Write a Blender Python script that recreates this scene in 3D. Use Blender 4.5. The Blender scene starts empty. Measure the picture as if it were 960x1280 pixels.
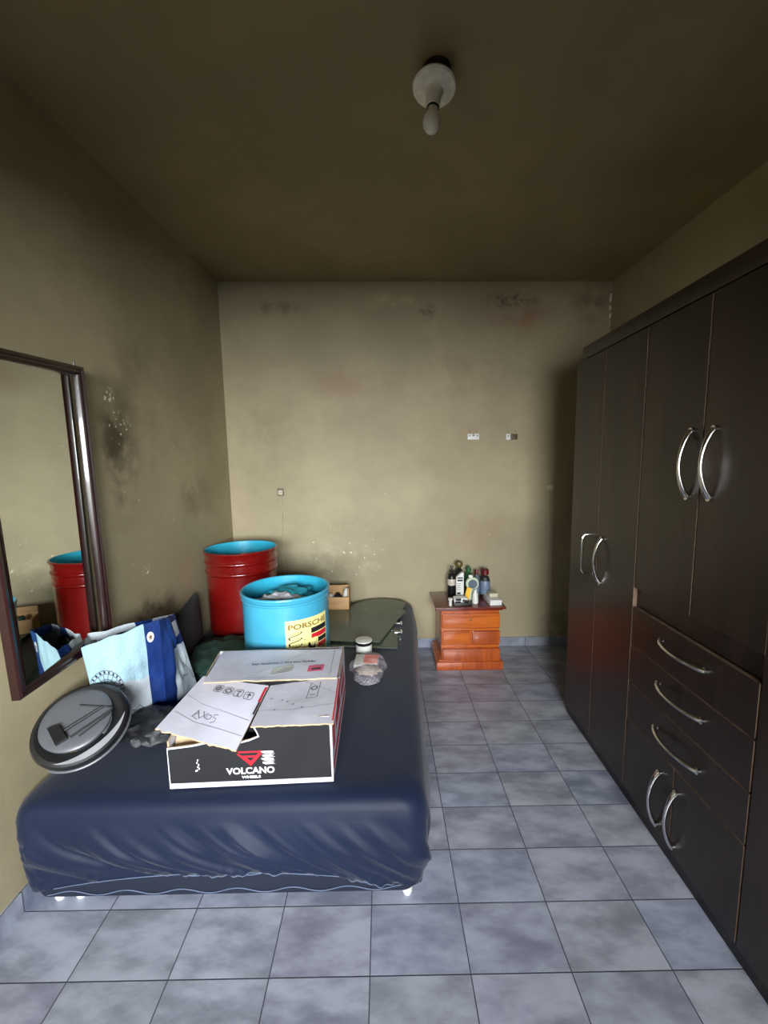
import bpy, bmesh, math, random
from mathutils import Vector, Matrix, noise
random.seed(7)
PI = math.pi
C = bpy.context.scene.collection

# ------------------------------------------------------------------ camera geometry
H0, F, PITCH, YAW, ROLL = 1.52, 520.0, .1229, .0017, -.0175
FW = Vector((math.sin(YAW)*math.cos(PITCH), math.cos(YAW)*math.cos(PITCH), -math.sin(PITCH)))
RT = Vector((math.cos(YAW), -math.sin(YAW), 0)); UP = RT.cross(FW)
RT, UP = RT*math.cos(ROLL)+UP*math.sin(ROLL), UP*math.cos(ROLL)-RT*math.sin(ROLL)
EYE = Vector((0, 0, H0))
def at(px, py, x=None, y=None, z=None):
    """measure the photo: point of a known plane seen at a pixel"""
    d = FW + RT*((px-480)/F) - UP*((py-640)/F)
    k = (z-H0)/d.z if z is not None else (y/d.y if y is not None else x/d.x)
    return EYE + d*k

# ------------------------------------------------------------------ materials
def S(r, g, b):
    f = lambda c: (c/255/12.92) if c/255 <= .04045 else ((c/255+.055)/1.055)**2.4
    return (f(r), f(g), f(b), 1)
class NT:
    def __init__(s, name):
        s.m = bpy.data.materials.new(name); s.m.use_nodes = True
        s.t = s.m.node_tree; s.b = s.t.nodes['Principled BSDF']
    def n(s, kind, **kw):
        nd = s.t.nodes.new(kind)
        for k, v in kw.items():
            if k in nd.inputs: nd.inputs[k].default_value = v
            else: setattr(nd, k, v)
        return nd
    def l(s, a, b): s.t.links.new(a, b)
    def math(s, op, a, b=None, clamp=False):
        nd = s.t.nodes.new('ShaderNodeMath'); nd.operation = op; nd.use_clamp = clamp
        for i, v in enumerate((a, b)):
            if v is None: continue
            if isinstance(v, (int, float)): nd.inputs[i].default_value = v
            else: s.l(v, nd.inputs[i])
        return nd.outputs[0]
    def mix(s, fac, a, b, mode='MIX'):
        nd = s.t.nodes.new('ShaderNodeMix'); nd.data_type = 'RGBA'; nd.blend_type = mode
        for i, v in ((0, fac), (6, a), (7, b)):
            if isinstance(v, (int, float, tuple)): nd.inputs[i].default_value = v
            else: s.l(v, nd.inputs[i])
        return nd.outputs[2]
    def ramp(s, v, a, b, lo=0., hi=1.):
        nd = s.t.nodes.new('ShaderNodeMapRange'); nd.interpolation_type = 'SMOOTHSTEP'
        s.l(v, nd.inputs[0])
        for i, q in enumerate((a, b, lo, hi)): nd.inputs[i+1].default_value = q
        return nd.outputs[0]
def mat(name, col, rough=.5, metal=0., var=.12, scale=12., bump=0., bscale=60., stretch=(1, 1, 1), **kw):
    """principled surface whose colour wanders a little with noise"""
    N = NT(name)
    tc = N.n('ShaderNodeTexCoord'); mp = N.n('ShaderNodeMapping'); mp.inputs['Scale'].default_value = stretch
    N.l(tc.outputs['Object'], mp.inputs[0])
    nz = N.n('ShaderNodeTexNoise', Scale=scale, Detail=4.); N.l(mp.outputs[0], nz.inputs['Vector'])
    dark = tuple(c*(1-var) for c in col[:3])+(1,); lite = tuple(min(1, c*(1+var)) for c in col[:3])+(1,)
    N.l(N.mix(N.ramp(nz.outputs[0], .3, .7), dark, lite), N.b.inputs['Base Color'])
    N.b.inputs['Roughness'].default_value = rough; N.b.inputs['Metallic'].default_value = metal
    for k, v in kw.items(): N.b.inputs[k.replace('_', ' ')].default_value = v
    if bump:
        n2 = N.n('ShaderNodeTexNoise', Scale=bscale, Detail=3.); N.l(mp.outputs[0], n2.inputs['Vector'])
        bp = N.n('ShaderNodeBump', Strength=bump, Distance=.01); N.l(n2.outputs[0], bp.inputs['Height'])
        N.l(bp.outputs[0], N.b.inputs['Normal'])
    return N.m

def wall_mat(name, base, stains=(), chips=()):
    """painted plaster; stains = (centre, radii, colour, strength, noise scale) of real dirt, chips = regions of flaked paint"""
    N = NT(name)
    g = N.n('ShaderNodeNewGeometry'); pos = g.outputs['Position']
    big = N.n('ShaderNodeTexNoise', Scale=1.6, Detail=5.); N.l(pos, big.inputs['Vector'])
    fine = N.n('ShaderNodeTexNoise', Scale=9., Detail=6., Roughness=.65); N.l(pos, fine.inputs['Vector'])
    lo = tuple(c*.86 for c in base[:3])+(1,); hi = tuple(min(1, c*1.1) for c in base[:3])+(1,)
    col = N.mix(N.ramp(big.outputs[0], .3, .7), lo, hi)
    col = N.mix(N.ramp(fine.outputs[0], .35, .75, 0, .25), col, tuple(c*.7 for c in base[:3])+(1,))
    for (c, rad, sc, stg, ns) in stains:
        sub = N.n('ShaderNodeVectorMath', operation='SUBTRACT'); N.l(pos, sub.inputs[0]); sub.inputs[1].default_value = c
        dv = N.n('ShaderNodeVectorMath', operation='DIVIDE'); N.l(sub.outputs[0], dv.inputs[0]); dv.inputs[1].default_value = rad
        ln = N.n('ShaderNodeVectorMath', operation='LENGTH'); N.l(dv.outputs[0], ln.inputs[0])
        nz = N.n('ShaderNodeTexNoise', Scale=ns, Detail=6., Roughness=.6); N.l(pos, nz.inputs['Vector'])
        fall = N.ramp(ln.outputs['Value'], .15, 1., 1., 0.)
        m = N.math('MULTIPLY', fall, N.ramp(nz.outputs[0], .36, .66))
        col = N.mix(N.math('MULTIPLY', m, stg), col, sc)
    for (c, rad, ns, th) in chips:
        sub = N.n('ShaderNodeVectorMath', operation='SUBTRACT'); N.l(pos, sub.inputs[0]); sub.inputs[1].default_value = c
        dv = N.n('ShaderNodeVectorMath', operation='DIVIDE'); N.l(sub.outputs[0], dv.inputs[0]); dv.inputs[1].default_value = rad
        ln = N.n('ShaderNodeVectorMath', operation='LENGTH'); N.l(dv.outputs[0], ln.inputs[0])
        vz = N.n('ShaderNodeTexNoise', Scale=ns, Detail=2.); N.l(pos, vz.inputs['Vector'])
        m = N.math('MULTIPLY', N.ramp(ln.outputs['Value'], .8, 1., 1., 0.), N.ramp(vz.outputs[0], th, th+.02))
        col = N.mix(m, col, S(225, 220, 200))
    N.l(col, N.b.inputs['Base Color'])
    N.b.inputs['Roughness'].default_value = .62
    bp = N.n('ShaderNodeBump', Strength=.25, Distance=.006); N.l(fine.outputs[0], bp.inputs['Height']); N.l(bp.outputs[0], N.b.inputs['Normal'])
    return N.m

def tile_mat(name, ox, oy, sx, sy, up=False):
    N = NT(name)
    g = N.n('ShaderNodeNewGeometry'); sp = N.n('ShaderNodeSeparateXYZ'); N.l(g.outputs['Position'], sp.inputs[0])
    u = N.math('DIVIDE', N.math('SUBTRACT', sp.outputs[0], ox), sx)
    v = N.math('DIVIDE', N.math('SUBTRACT', sp.outputs[1], oy), sy)
    fu, fv = N.math('FRACT', u), N.math('FRACT', v)
    du = N.math('MULTIPLY', N.math('MINIMUM', fu, N.math('SUBTRACT', 1., fu)), sx)
    dv = N.math('MULTIPLY', N.math('MINIMUM', fv, N.math('SUBTRACT', 1., fv)), sy)
    d = N.math('MINIMUM', du, dv) if not up else N.math('MINIMUM', du, dv)
    grout = N.ramp(d, .0008, .0024, 1., 0.)
    cb = N.n('ShaderNodeCombineXYZ'); N.l(N.math('FLOOR', u), cb.inputs[0]); N.l(N.math('FLOOR', v), cb.inputs[1])
    wn = N.n('ShaderNodeTexWhiteNoise'); N.l(cb.outputs[0], wn.inputs['Vector'])
    off = N.n('ShaderNodeVectorMath', operation='SCALE'); N.l(wn.outputs['Color'], off.inputs[0]); off.inputs['Scale'].default_value = 9.
    ad = N.n('ShaderNodeVectorMath', operation='ADD'); N.l(off.outputs[0], ad.inputs[0]); N.l(g.outputs['Position'], ad.inputs[1])
    mp = N.n('ShaderNodeMapping'); mp.inputs['Rotation'].default_value = (0, 0, .7); mp.inputs['Scale'].default_value = (1.4, 3.2, 1); N.l(ad.outputs[0], mp.inputs[0])
    nz = N.n('ShaderNodeTexNoise', Scale=3.6, Detail=5., Roughness=.6); N.l(mp.outputs[0], nz.inputs['Vector'])
    col = N.mix(N.ramp(nz.outputs[0], .3, .68), S(104, 108, 122), S(176, 181, 195))
    sw = N.n('ShaderNodeSeparateColor'); N.l(wn.outputs['Color'], sw.inputs[0])
    tint = N.mix(N.ramp(sw.outputs[0], .35, .65), S(128, 138, 164), S(150, 154, 158))
    col = N.mix(.32, col, N.mix(N.ramp(sw.outputs[1], .6, .8), tint, S(146, 142, 158)))
    col = N.mix(N.math('MULTIPLY', sw.outputs[2], .22), col, S(120, 124, 138))
    col = N.mix(grout, col, S(58, 60, 68))
    N.l(col, N.b.inputs['Base Color'])
    N.l(N.ramp(grout, 0, 1, .3, .8), N.b.inputs['Roughness'])
    bp = N.n('ShaderNodeBump', Strength=.5, Distance=.002); N.l(N.math('SUBTRACT', 1., grout), bp.inputs['Height']); N.l(bp.outputs[0], N.b.inputs['Normal'])
    return N.m

def wood_mat(name, a, b, rough, axis='Z', scale=14., coat=0., var_scale=2.):
    N = NT(name)
    tc = N.n('ShaderNodeTexCoord'); mp = N.n('ShaderNodeMapping')
    st = {'X': (.12, 1.6, 1.6), 'Y': (1.6, .12, 1.6), 'Z': (1.6, 1.6, .12)}[axis]
    mp.inputs['Scale'].default_value = st; N.l(tc.outputs['Object'], mp.inputs[0])
    nz = N.n('ShaderNodeTexNoise', Scale=scale, Detail=6., Roughness=.65, Distortion=.8); N.l(mp.outputs[0], nz.inputs['Vector'])
    n2 = N.n('ShaderNodeTexNoise', Scale=scale*6, Detail=3.); N.l(mp.outputs[0], n2.inputs['Vector'])
    f = N.math('ADD', N.math('MULTIPLY', N.ramp(nz.outputs[0], .3, .7), .75), N.math('MULTIPLY', n2.outputs[0], .25))
    N.l(N.mix(f, a, b), N.b.inputs['Base Color'])
    N.b.inputs['Roughness'].default_value = rough; N.b.inputs['Coat Weight'].default_value = coat
    return N.m

def glass_mat(name, col, rough=.02, alpha_mix=.0):
    N = NT(name)
    N.b.inputs['Base Color'].default_value = col; N.b.inputs['Roughness'].default_value = rough
    N.b.inputs['Transmission Weight'].default_value = 1.; N.b.inputs['IOR'].default_value = 1.45
    nz = N.n('ShaderNodeTexNoise', Scale=5., Detail=2.); N.l(N.ramp(nz.outputs[0], .3, .8, rough, rough+.06), N.b.inputs['Roughness'])
    return N.m

M = {}
M['black'] = mat('black_plastic', S(22, 22, 24), .35)
M['dark'] = mat('dark_rubber', S(38, 38, 40), .5)
M['darkgrey'] = mat('dark_grey_fabric', S(50, 52, 55), .8, bump=.3)
M['chrome'] = mat('chrome', S(215, 215, 212), .16, 1., var=.03)
M['white'] = mat('white_plastic', S(222, 222, 215), .4, var=.04)
M['offwhite'] = mat('aged_white_plastic', S(190, 184, 160), .5, var=.08)
M['ceramic'] = mat('dusty_white_ceramic', S(238, 235, 222), .25, var=.1, scale=30)
M['bulb'] = mat('frosted_bulb_glass', S(228, 226, 214), .15, var=.03, Coat_Weight=.6)
M['red'] = mat('glossy_red_paint', S(112, 12, 10), .22, var=.1, scale=6, Coat_Weight=.6)
M['turq'] = mat('turquoise_paint', S(66, 160, 190), .28, var=.07, scale=5, Coat_Weight=.4)
M['turq_in'] = mat('turquoise_lining_paint', S(52, 170, 200), .35, var=.08)
M['sheet'] = mat('navy_satin_sheet', S(16, 27, 50), .55, var=.10, scale=3, bump=.10, bscale=20, Specular_IOR_Level=.22, Sheen_Weight=.1)
M['basecloth'] = mat('navy_quilted_base_fabric', S(18, 26, 44), .7, var=.1)
M['stitch'] = mat('pale_blue_stitching', S(92, 106, 130), .7)
M['green'] = mat('dark_green_cloth', S(36, 66, 56), .8, bump=.4, bscale=40)
M['teal'] = mat('teal_cloth', S(40, 160, 180), .7, bump=.3)
M['whitecloth'] = mat('white_cloth', S(215, 218, 225), .75, bump=.3)
M['card_white'] = mat('white_coated_cardboard', S(214, 214, 226), .55, var=.06, scale=9, bump=.12, bscale=25)
M['card_back'] = mat('kraft_cardboard', S(190, 165, 130), .8, var=.15, scale=30)
M['card_black'] = mat('black_printed_cardboard', S(34, 34, 36), .65, Specular_IOR_Level=.3, var=.12, scale=8)
M['inkred'] = mat('red_print', S(205, 30, 45), .5, var=.05)
M['pink'] = mat('pink_print', S(225, 95, 130), .5, var=.1)
M['ink'] = mat('black_print', S(28, 28, 34), .5, var=.05)
M['inkgrey'] = mat('faint_grey_print', S(110, 110, 122), .6)
M['tape'] = mat('dull_adhesive_tape', S(196, 188, 172), .3, var=.1)
M['inkwhite'] = mat('white_print', S(235, 235, 235), .5, var=.03)
M['yellow'] = mat('cream_yellow_sticker', S(240, 228, 150), .4, var=.04)
M['gold'] = mat('brown_gold_print', S(120, 84, 20), .4)
M['yplastic'] = mat('yellow_plastic', S(240, 180, 20), .4)
M['bagwhite'] = mat('woven_white_raffia', S(198, 208, 214), .5, var=.05, scale=14, bump=.3, bscale=90)
M['bagcyan'] = mat('woven_light_cyan_raffia', S(166, 200, 212), .5, var=.08, scale=9, bump=.3, bscale=90)
M['bagblue'] = mat('woven_blue_raffia', S(24, 50, 110), .45, var=.12, scale=10, bump=.3, bscale=90)
M['bagin'] = mat('bag_dark_lining', S(25, 27, 32), .6)
M['discgrey'] = mat('satin_grey_plastic', S(86, 88, 92), .35, var=.06)
M['discdark'] = mat('smoked_grey_plastic', S(22, 23, 25), .4, var=.1, Coat_Weight=.4)
M['smoke'] = mat('black_bin_liner', S(26, 27, 31), .55, bump=.3, bscale=30)
M['frame'] = wood_mat('mahogany_frame', S(20, 7, 6), S(50, 17, 15), .3, 'Z', 10, .5)
M['wardrobe'] = wood_mat('wenge_laminate', S(28, 20, 17), S(52, 40, 34), .32, 'Z', 9)
M['wedge'] = mat('worn_brown_edge_band', S(100, 80, 62), .6, var=.35, scale=25)
M['wplinth'] = mat('black_plinth_laminate', S(26, 23, 22), .4)
M['ns_front'] = wood_mat('varnished_orange_wood', S(160, 68, 18), S(226, 124, 42), .28, 'X', 10, .4)
M['ns_body'] = wood_mat('varnished_red_brown_wood', S(140, 56, 18), S(190, 92, 34), .3, 'Z', 10, .4)
M['ns_top'] = wood_mat('dark_cherry_wood', S(74, 22, 14), S(120, 44, 28), .2, 'X', 8, .5)
M['wood'] = wood_mat('pale_wood', S(176, 132, 84), S(214, 172, 120), .6, 'X', 14)
M['wire'] = mat('aged_white_cable', S(170, 162, 135), .5)
M['carglass'] = mat('green_tinted_car_glass', S(88, 104, 88), .12, var=.08, scale=3, Transmission_Weight=.2)
M['clearbag'] = NT('clear_plastic_film').m
def _film():
    N = NT('clear_plastic_film'); t = N.t
    N.b.inputs['Base Color'].default_value = S(225, 215, 225); N.b.inputs['Roughness'].default_value = .18
    tr = N.n('ShaderNodeBsdfTransparent'); mx = N.n('ShaderNodeMixShader'); nz = N.n('ShaderNodeTexNoise', Scale=30., Detail=3.)
    N.l(N.ramp(nz.outputs[0], .35, .7, .12, .42), mx.inputs[0]); N.l(tr.outputs[0], mx.inputs[1]); N.l(N.b.outputs[0], mx.inputs[2])
    N.l(mx.outputs[0], t.nodes['Material Output'].inputs['Surface']); return N.m
M['clearbag'] = _film()
def _mirror():
    N = NT('silvered_mirror_glass'); N.b.inputs['Metallic'].default_value = 1.; N.b.inputs['Base Color'].default_value = S(222, 226, 220)
    nz = N.n('ShaderNodeTexNoise', Scale=4.); N.l(N.ramp(nz.outputs[0], .3, .8, .0, .03), N.b.inputs['Roughness']); return N.m
M['mirror'] = _mirror()

# ------------------------------------------------------------------ mesh helpers
class MB:
    def __init__(s): s.bm = bmesh.new(); s.mats = []
    def mi(s, m):
        if m not in s.mats: s.mats.append(m)
        return s.mats.index(m)
    def face(s, pts, m=None):
        f = s.bm.faces.new([s.bm.verts.new(p) for p in pts])
        if m: f.material_index = s.mi(m)
        return f
    def box(s, c, d, m=None, R=None, bevel=0.):
        c = Vector(c); vs = []
        for x in (-.5, .5):
            for y in (-.5, .5):
                for z in (-.5, .5):
                    p = Vector((x*d[0], y*d[1], z*d[2]))
                    if R: p = R @ p
                    vs.append(s.bm.verts.new(c+p))
        fs = []
        for q in ((0, 1, 3, 2), (4, 6, 7, 5), (0, 4, 5, 1), (2, 3, 7, 6), (0, 2, 6, 4), (1, 5, 7, 3)):
            f = s.bm.faces.new([vs[i] for i in q]); fs.append(f)
            if m: f.material_index = s.mi(m)
        if bevel:
            es = list({e for f in fs for e in f.edges})
            bmesh.ops.bevel(s.bm, geom=es, offset=bevel, segments=2, affect='EDGES', profile=.6)
        return fs
    def prism(s, pts, d, m=None, mside=None):
        """polygon pts extruded by vector d"""
        d = Vector(d); a = [s.bm.verts.new(p) for p in pts]; b = [s.bm.verts.new(Vector(p)+d) for p in pts]
        n = len(a); fs = [s.bm.faces.new(a[::-1]), s.bm.faces.new(b)]
        for f in fs:
            if m: f.material_index = s.mi(m)
        for i in range(n):
            f = s.bm.faces.new([a[i], a[(i+1) % n], b[(i+1) % n], b[i]])
            if mside or m: f.material_index = s.mi(mside or m)
    def lathe(s, prof, c=(0, 0, 0), n=48, m=None, R=None, mats=None):
        """prof = [(r, z)...] open profile"""
        c = Vector(c); rings = []
        for r, z in prof:
            ring = []
            for i in range(n):
                a = 2*PI*i/n; p = Vector((r*math.cos(a), r*math.sin(a), z))
                if R: p = R @ p
                ring.append(s.bm.verts.new(c+p))
                if r < 1e-6: break
            rings.append(ring)
        for k in range(len(rings)-1):
            A, B = rings[k], rings[k+1]
            mm = mats[k] if mats else m
            for i in range(n):
                j = (i+1) % n
                if len(A) == 1 and len(B) == 1: continue
                if len(A) == 1: q = [A[0], B[j], B[i]]
                elif len(B) == 1: q = [A[i], A[j], B[0]]
                else: q = [A[i], A[j], B[j], B[i]]
                f = s.bm.faces.new(q)
                if mm: f.material_index = s.mi(mm)
    def tube(s, pts, r, n=10, m=None, cap=True, flat=1.):
        pts = [Vector(p) for p in pts]; rings = []; up = None
        for i, p in enumerate(pts):
            t = (pts[min(i+1, len(pts)-1)]-pts[max(i-1, 0)]).normalized()
            if up is None: up = t.orthogonal().normalized()
            up = (up-t*up.dot(t)).normalized(); sd = t.cross(up)
            rr = r[i] if isinstance(r, (list, tuple)) else r
            rings.append([s.bm.verts.new(p+up*math.cos(2*PI*k/n)*rr+sd*math.sin(2*PI*k/n)*rr*flat) for k in range(n)])
        for A, B in zip(rings, rings[1:]):
            for i in range(n):
                f = s.bm.faces.new([A[i], A[(i+1) % n], B[(i+1) % n], B[i]])
                if m: f.material_index = s.mi(m)
        if cap:
            for R_ in (rings[0][::-1], rings[-1]):
                f = s.bm.faces.new(R_)
                if m: f.material_index = s.mi(m)
    def grid(s, fn, nu, nv, m=None, mf=None):
        V = [[s.bm.verts.new(fn(i/nu, j/nv)) for j in range(nv+1)] for i in range(nu+1)]
        for i in range(nu):
            for j in range(nv):
                f = s.bm.faces.new([V[i][j], V[i+1][j], V[i+1][j+1], V[i][j+1]])
                mm = mf((i+.5)/nu, (j+.5)/nv) if mf else m
                if mm: f.material_index = s.mi(mm)
    def blob(s, c, d, amp, fr, m=None, seed=0, floor=None, sub=4, R=None):
        """crumpled lump"""
        r = bmesh.ops.create_icosphere(s.bm, subdivisions=sub, radius=1.)
        c = Vector(c); o = Vector((seed*3.1, seed*1.7, seed*.9))
        for v in r['verts']:
            n = v.co.copy(); k = 1+amp*(abs(noise.noise(n*fr+o))*2-.5)+amp*.5*noise.noise(n*fr*2.3+o)
            p = Vector((n.x*d[0], n.y*d[1], n.z*d[2]))*k
            if R: p = R @ p
            p += c
            if floor is not None and p.z < floor: p.z = floor
            v.co = p
        if m:
            for v in r['verts']:
                for f in v.link_faces: f.material_index = s.mi(m)
    def build(s, name, m=None, parent=None, smooth=35, loc=None):
        me = bpy.data.meshes.new(name)
        if s.mats:
            for q in s.mats: me.materials.append(q)
        elif m: me.materials.append(m)
        bmesh.ops.recalc_face_normals(s.bm, faces=s.bm.faces[:])
        org = loc
        if org is None and s.bm.verts:
            xs = [v.co for v in s.bm.verts]
            org = Vector(((min(p.x for p in xs)+max(p.x for p in xs))/2, (min(p.y for p in xs)+max(p.y for p in xs))/2, min(p.z for p in xs)))
        org = Vector(org)
        for v in s.bm.verts: v.co -= org
        s.bm.to_mesh(me); s.bm.free()
        if smooth:
            for p in me.polygons: p.use_smooth = True
            me.set_sharp_from_angle(angle=math.radians(smooth))
        o = bpy.data.objects.new(name, me); C.objects.link(o)
        if parent:
            o.parent = parent
            po = parent
            w = Vector((0, 0, 0))
            while po: w += po.location; po = po.parent
            o.location = org-w
        else: o.location = org
        return o
def tag(o, label=None, cat=None, group=None, kind=None):
    for k, v in (('label', label), ('category', cat), ('group', group), ('kind', kind)):
        if v: o[k] = v
    return o
def empty(name, loc, label, cat, group=None):
    o = bpy.data.objects.new(name, None); C.objects.link(o); o.location = loc; o.empty_display_size = .05
    return tag(o, label, cat, group)
def text_verts(s, size, bold=0., sx=1., align='CENTER'):
    """flat text as (verts, faces), lying in XY"""
    cu = bpy.data.curves.new('t', 'FONT'); cu.body = s; cu.size = size; cu.offset = bold; cu.align_x = align; cu.resolution_u = 3
    ob = bpy.data.objects.new('t', cu); C.objects.link(ob)
    dg = bpy.context.evaluated_depsgraph_get(); dg.update()
    me = bpy.data.meshes.new_from_object(ob.evaluated_get(dg))
    vs = [Vector((v.co.x*sx, v.co.y, 0)) for v in me.vertices]; fs = [list(p.vertices) for p in me.polygons]
    bpy.data.objects.remove(ob); bpy.data.curves.remove(cu); bpy.data.meshes.remove(me)
    return vs, fs
def add_flat(mb, vs, fs, fn, m=None):
    V = [mb.bm.verts.new(fn(v.x, v.y)) for v in vs]
    for f in fs:
        try: q = mb.bm.faces.new([V[i] for i in f])
        except ValueError: continue
        if m: q.material_index = mb.mi(m)
def stroke(mb, pts, w, fn, m=None):
    """flat ribbon along 2-D pts, mapped to 3-D by fn"""
    pts = [Vector(p) for p in pts]; L, R_ = [], []
    for i, p in enumerate(pts):
        t = (pts[min(i+1, len(pts)-1)]-pts[max(i-1, 0)]); t = t.normalized() if t.length > 1e-9 else Vector((1, 0))
        n = Vector((-t.y, t.x))*w/2
        L.append(mb.bm.verts.new(fn(*(p+n)))); R_.append(mb.bm.verts.new(fn(*(p-n))))
    for i in range(len(pts)-1):
        f = mb.bm.faces.new([L[i], L[i+1], R_[i+1], R_[i]])
        if m: f.material_index = mb.mi(m)
def circ(cx, cy, r, n=20, a0=0, a1=2*PI): return [(cx+r*math.cos(a0+(a1-a0)*i/n), cy+r*math.sin(a0+(a1-a0)*i/n)) for i in range(n+1)]

# ------------------------------------------------------------------ the room
YB, XR, YF = 3.245, 1.72, -1.6
def wx(y): return -1.190-.040*(YB-y)          # left wall's face
HC = 2.826
def hc(x): return HC+.022-.045*(x-wx(YB))/(XR-wx(YB))
WALL = S(163, 151, 120)
brown = S(66, 54, 36); pinkst = S(150, 112, 84); olive = S(96, 84, 52)
def wp(px, py, left=False):
    if left:
        y = 2.
        for _ in range(20):
            p = at(px, py, x=wx(y)); y = p.y
        return tuple(p)
    return tuple(at(px, py, y=YB))
left_st = [(wp(148, 560, 1), (.3, .22, .46), brown, .9, 6.), (wp(190, 765, 1), (.3, .36, .15), brown, .95, 8.),
           (wp(175, 480, 1), (.3, .3, .4), olive, .5, 4.), (wp(245, 620, 1), (.3, .35, .3), olive, .5, 5.)]
left_ch = [(wp(137, 495, 1), (.2, .05, .05), 55., .60), (wp(150, 535, 1), (.2, .09, .09), 60., .66), (wp(200, 640, 1), (.3, .5, .5), 48., .74), (wp(183, 712, 1), (.2, .03, .03), 60., .56)]
back_st = [(wp(650, 395), (.35, .3, .16), pinkst, .8, 4.), (wp(640, 375), (.30, .3, .08), brown, .7, 16.), (wp(490, 375), (.36, .3, .10), S(196, 180, 138), .8, 7.),
           (wp(535, 390), (.1, .3, .08), brown, .6, 20.), (wp(430, 480), (.4, .3, .16), pinkst, .35, 3.), (wp(560, 560), (.35, .3, .4), pinkst, .3, 3.),
           (wp(740, 380), (.2, .3, .2), brown, .5, 8.), (wp(345, 385), (.3, .3, .08), olive, .6, 8.), (wp(600, 665), (.4, .3, .25), pinkst, .4, 6.), (wp(420, 700), (.5, .3, .25), S(196, 188, 158), .5, 9.), (wp(330, 560), (.3, .3, .5), olive, .3, 4.), (wp(560, 470), (.6, .3, .3), olive, .3, 3.5), (wp(695, 780), (.2, .3, .2), brown, .4, 9.)]
back_ch = [(wp(430, 690), (.35, .3, .25), 42., .70), (wp(400, 560), (1.2, .3, .5), 40., .775), (wp(765, 375), (.02, .3, .25), 20., .45), (wp(600, 690), (.3, .3, .3), 45., .73)]
mw_left = wall_mat('olive_beige_paint_left', WALL, left_st, left_ch)
mw_back = wall_mat('olive_beige_paint_back', WALL, back_st, back_ch)
mw = wall_mat('olive_beige_paint', WALL)
mceil = wall_mat('grimy_ceiling_paint', S(150, 134, 98))
mtile = tile_mat('grey_blue_floor_tile', -1.2683-3.0, 1.0626-4.0, .3003, .1998)
def struct(name, mb, m, **k): return tag(mb.build(name, m, smooth=None, **k), kind='structure')
T = .12
b = MB(); b.prism([(wx(YF)-.02, YF-T, -.1), (XR+T, YF-T, -.1), (XR+T, YB+T, -.1), (wx(YB)-T, YB+T, -.1), (wx(YF)-T, YF-T, -.1)], (0, 0, .1)); struct('floor', b, mtile)
b = MB(); b.prism([(wx(YF), YF, 0), (wx(YB), YB, 0), (wx(YB)-T, YB, 0), (wx(YF)-T, YF, 0)], (0, 0, hc(-1.2)+.06)); struct('wall_left', b, mw_left)
b = MB(); b.box(((XR+wx(YB)-T)/2, YB+T/2, 1.45), (XR+T-wx(YB)+T, T, 2.9)); struct('wall_back', b, mw_back)
b = MB(); b.box((XR+T/2, (YB+YF)/2, 1.45), (T, YB-YF, 2.9)); struct('wall_right', b, mw)
XL0 = wx(YF)
# front wall behind the camera, with the window opening the daylight comes through
OW = (-1.0, 1.0, 1.02, 1.98)
b = MB()
for (x0, x1, z0, z1) in ((XL0-T, OW[0], 0, 2.9), (OW[1], XR+T, 0, 2.9), (OW[0], OW[1], 0, OW[2]), (OW[0], OW[1], OW[3], 2.9)):
    b.box(((x0+x1)/2, YF-T/2, (z0+z1)/2), (x1-x0, T, z1-z0))
struct('wall_front', b, mw)
b = MB()
for (x0, x1, z0, z1) in ((OW[0], OW[0]+.05, OW[2], OW[3]), (OW[1]-.05, OW[1], OW[2], OW[3]), (OW[0]+.05, OW[1]-.05, OW[2], OW[2]+.05), (OW[0]+.05, OW[1]-.05, OW[3]-.05, OW[3]), (-.27, -.23, OW[2]+.05, OW[3]-.05)):
    b.box(((x0+x1)/2, YF-T/2, (z0+z1)/2), (x1-x0, .05, z1-z0))
struct('window_1', b, M['white'])
xa, xb_ = wx(YF)-T, XR+T
def cz(x): return HC+.022-.045*(x-wx(YB))/(XR-wx(YB))
b = MB(); b.prism([(xa, YF-T, cz(xa)), (xb_, YF-T, cz(xb_)), (xb_, YB+T, cz(xb_)), (xa, YB+T, cz(xa))], (0, 0, .1)); struct('ceiling', b, mceil)
# tiled skirting
HB = .075
b = MB(); b.box(((XR+wx(YB))/2, YB-.005, HB/2), (XR-wx(YB), .010, HB), bevel=.002); struct('baseboard_back', b, mtile)
b = MB(); b.prism([(wx(YF), YF, 0), (wx(YB), YB-.011, 0), (wx(YB)+.010, YB-.011, 0), (wx(YF)+.010, YF, 0)], (0, 0, HB)); struct('baseboard_left', b, mtile)
b = MB(); b.box((XR-.005, (YB+YF)/2, HB/2), (.010, YB-YF-.024, HB)); struct('baseboard_right', b, mtile)

# ------------------------------------------------------------------ wardrobe
WA = -.0288
wd = empty('wardrobe', (1.0045+.0288*1.4, 1.4, 0), 'dark wenge wardrobe with chrome handles along the right wall', 'wardrobe')
def wq(y, out=0., z=0.):
    """point at distance y along the wardrobe front, 'out' metres in front of it"""
    return Vector((1.0045-math.sin(WA)*y, y, z))+Vector((-math.cos(WA), -math.sin(WA), 0))*out
RW = Matrix.Rotation(WA, 3, 'Z')
def wbox(mb, y0, y1, z0, z1, o0, o1, m=None, bevel=0.):
    return mb.box(wq((y0+y1)/2, (o0+o1)/2, (z0+z1)/2), (abs(o1-o0), y1-y0, z1-z0), m, RW, bevel)
Y0, Y1 = .44, 2.345
DT = .018
b = MB()
wbox(b, Y0, Y0+.02, .05, 2.03, -.50, -DT); wbox(b, Y1-.02, Y1, .05, 2.03, -.50, -DT)
for yy in (1.07, 1.70): wbox(b, yy-.008, yy+.008, .05, 2.03, -.50, -DT)
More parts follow.
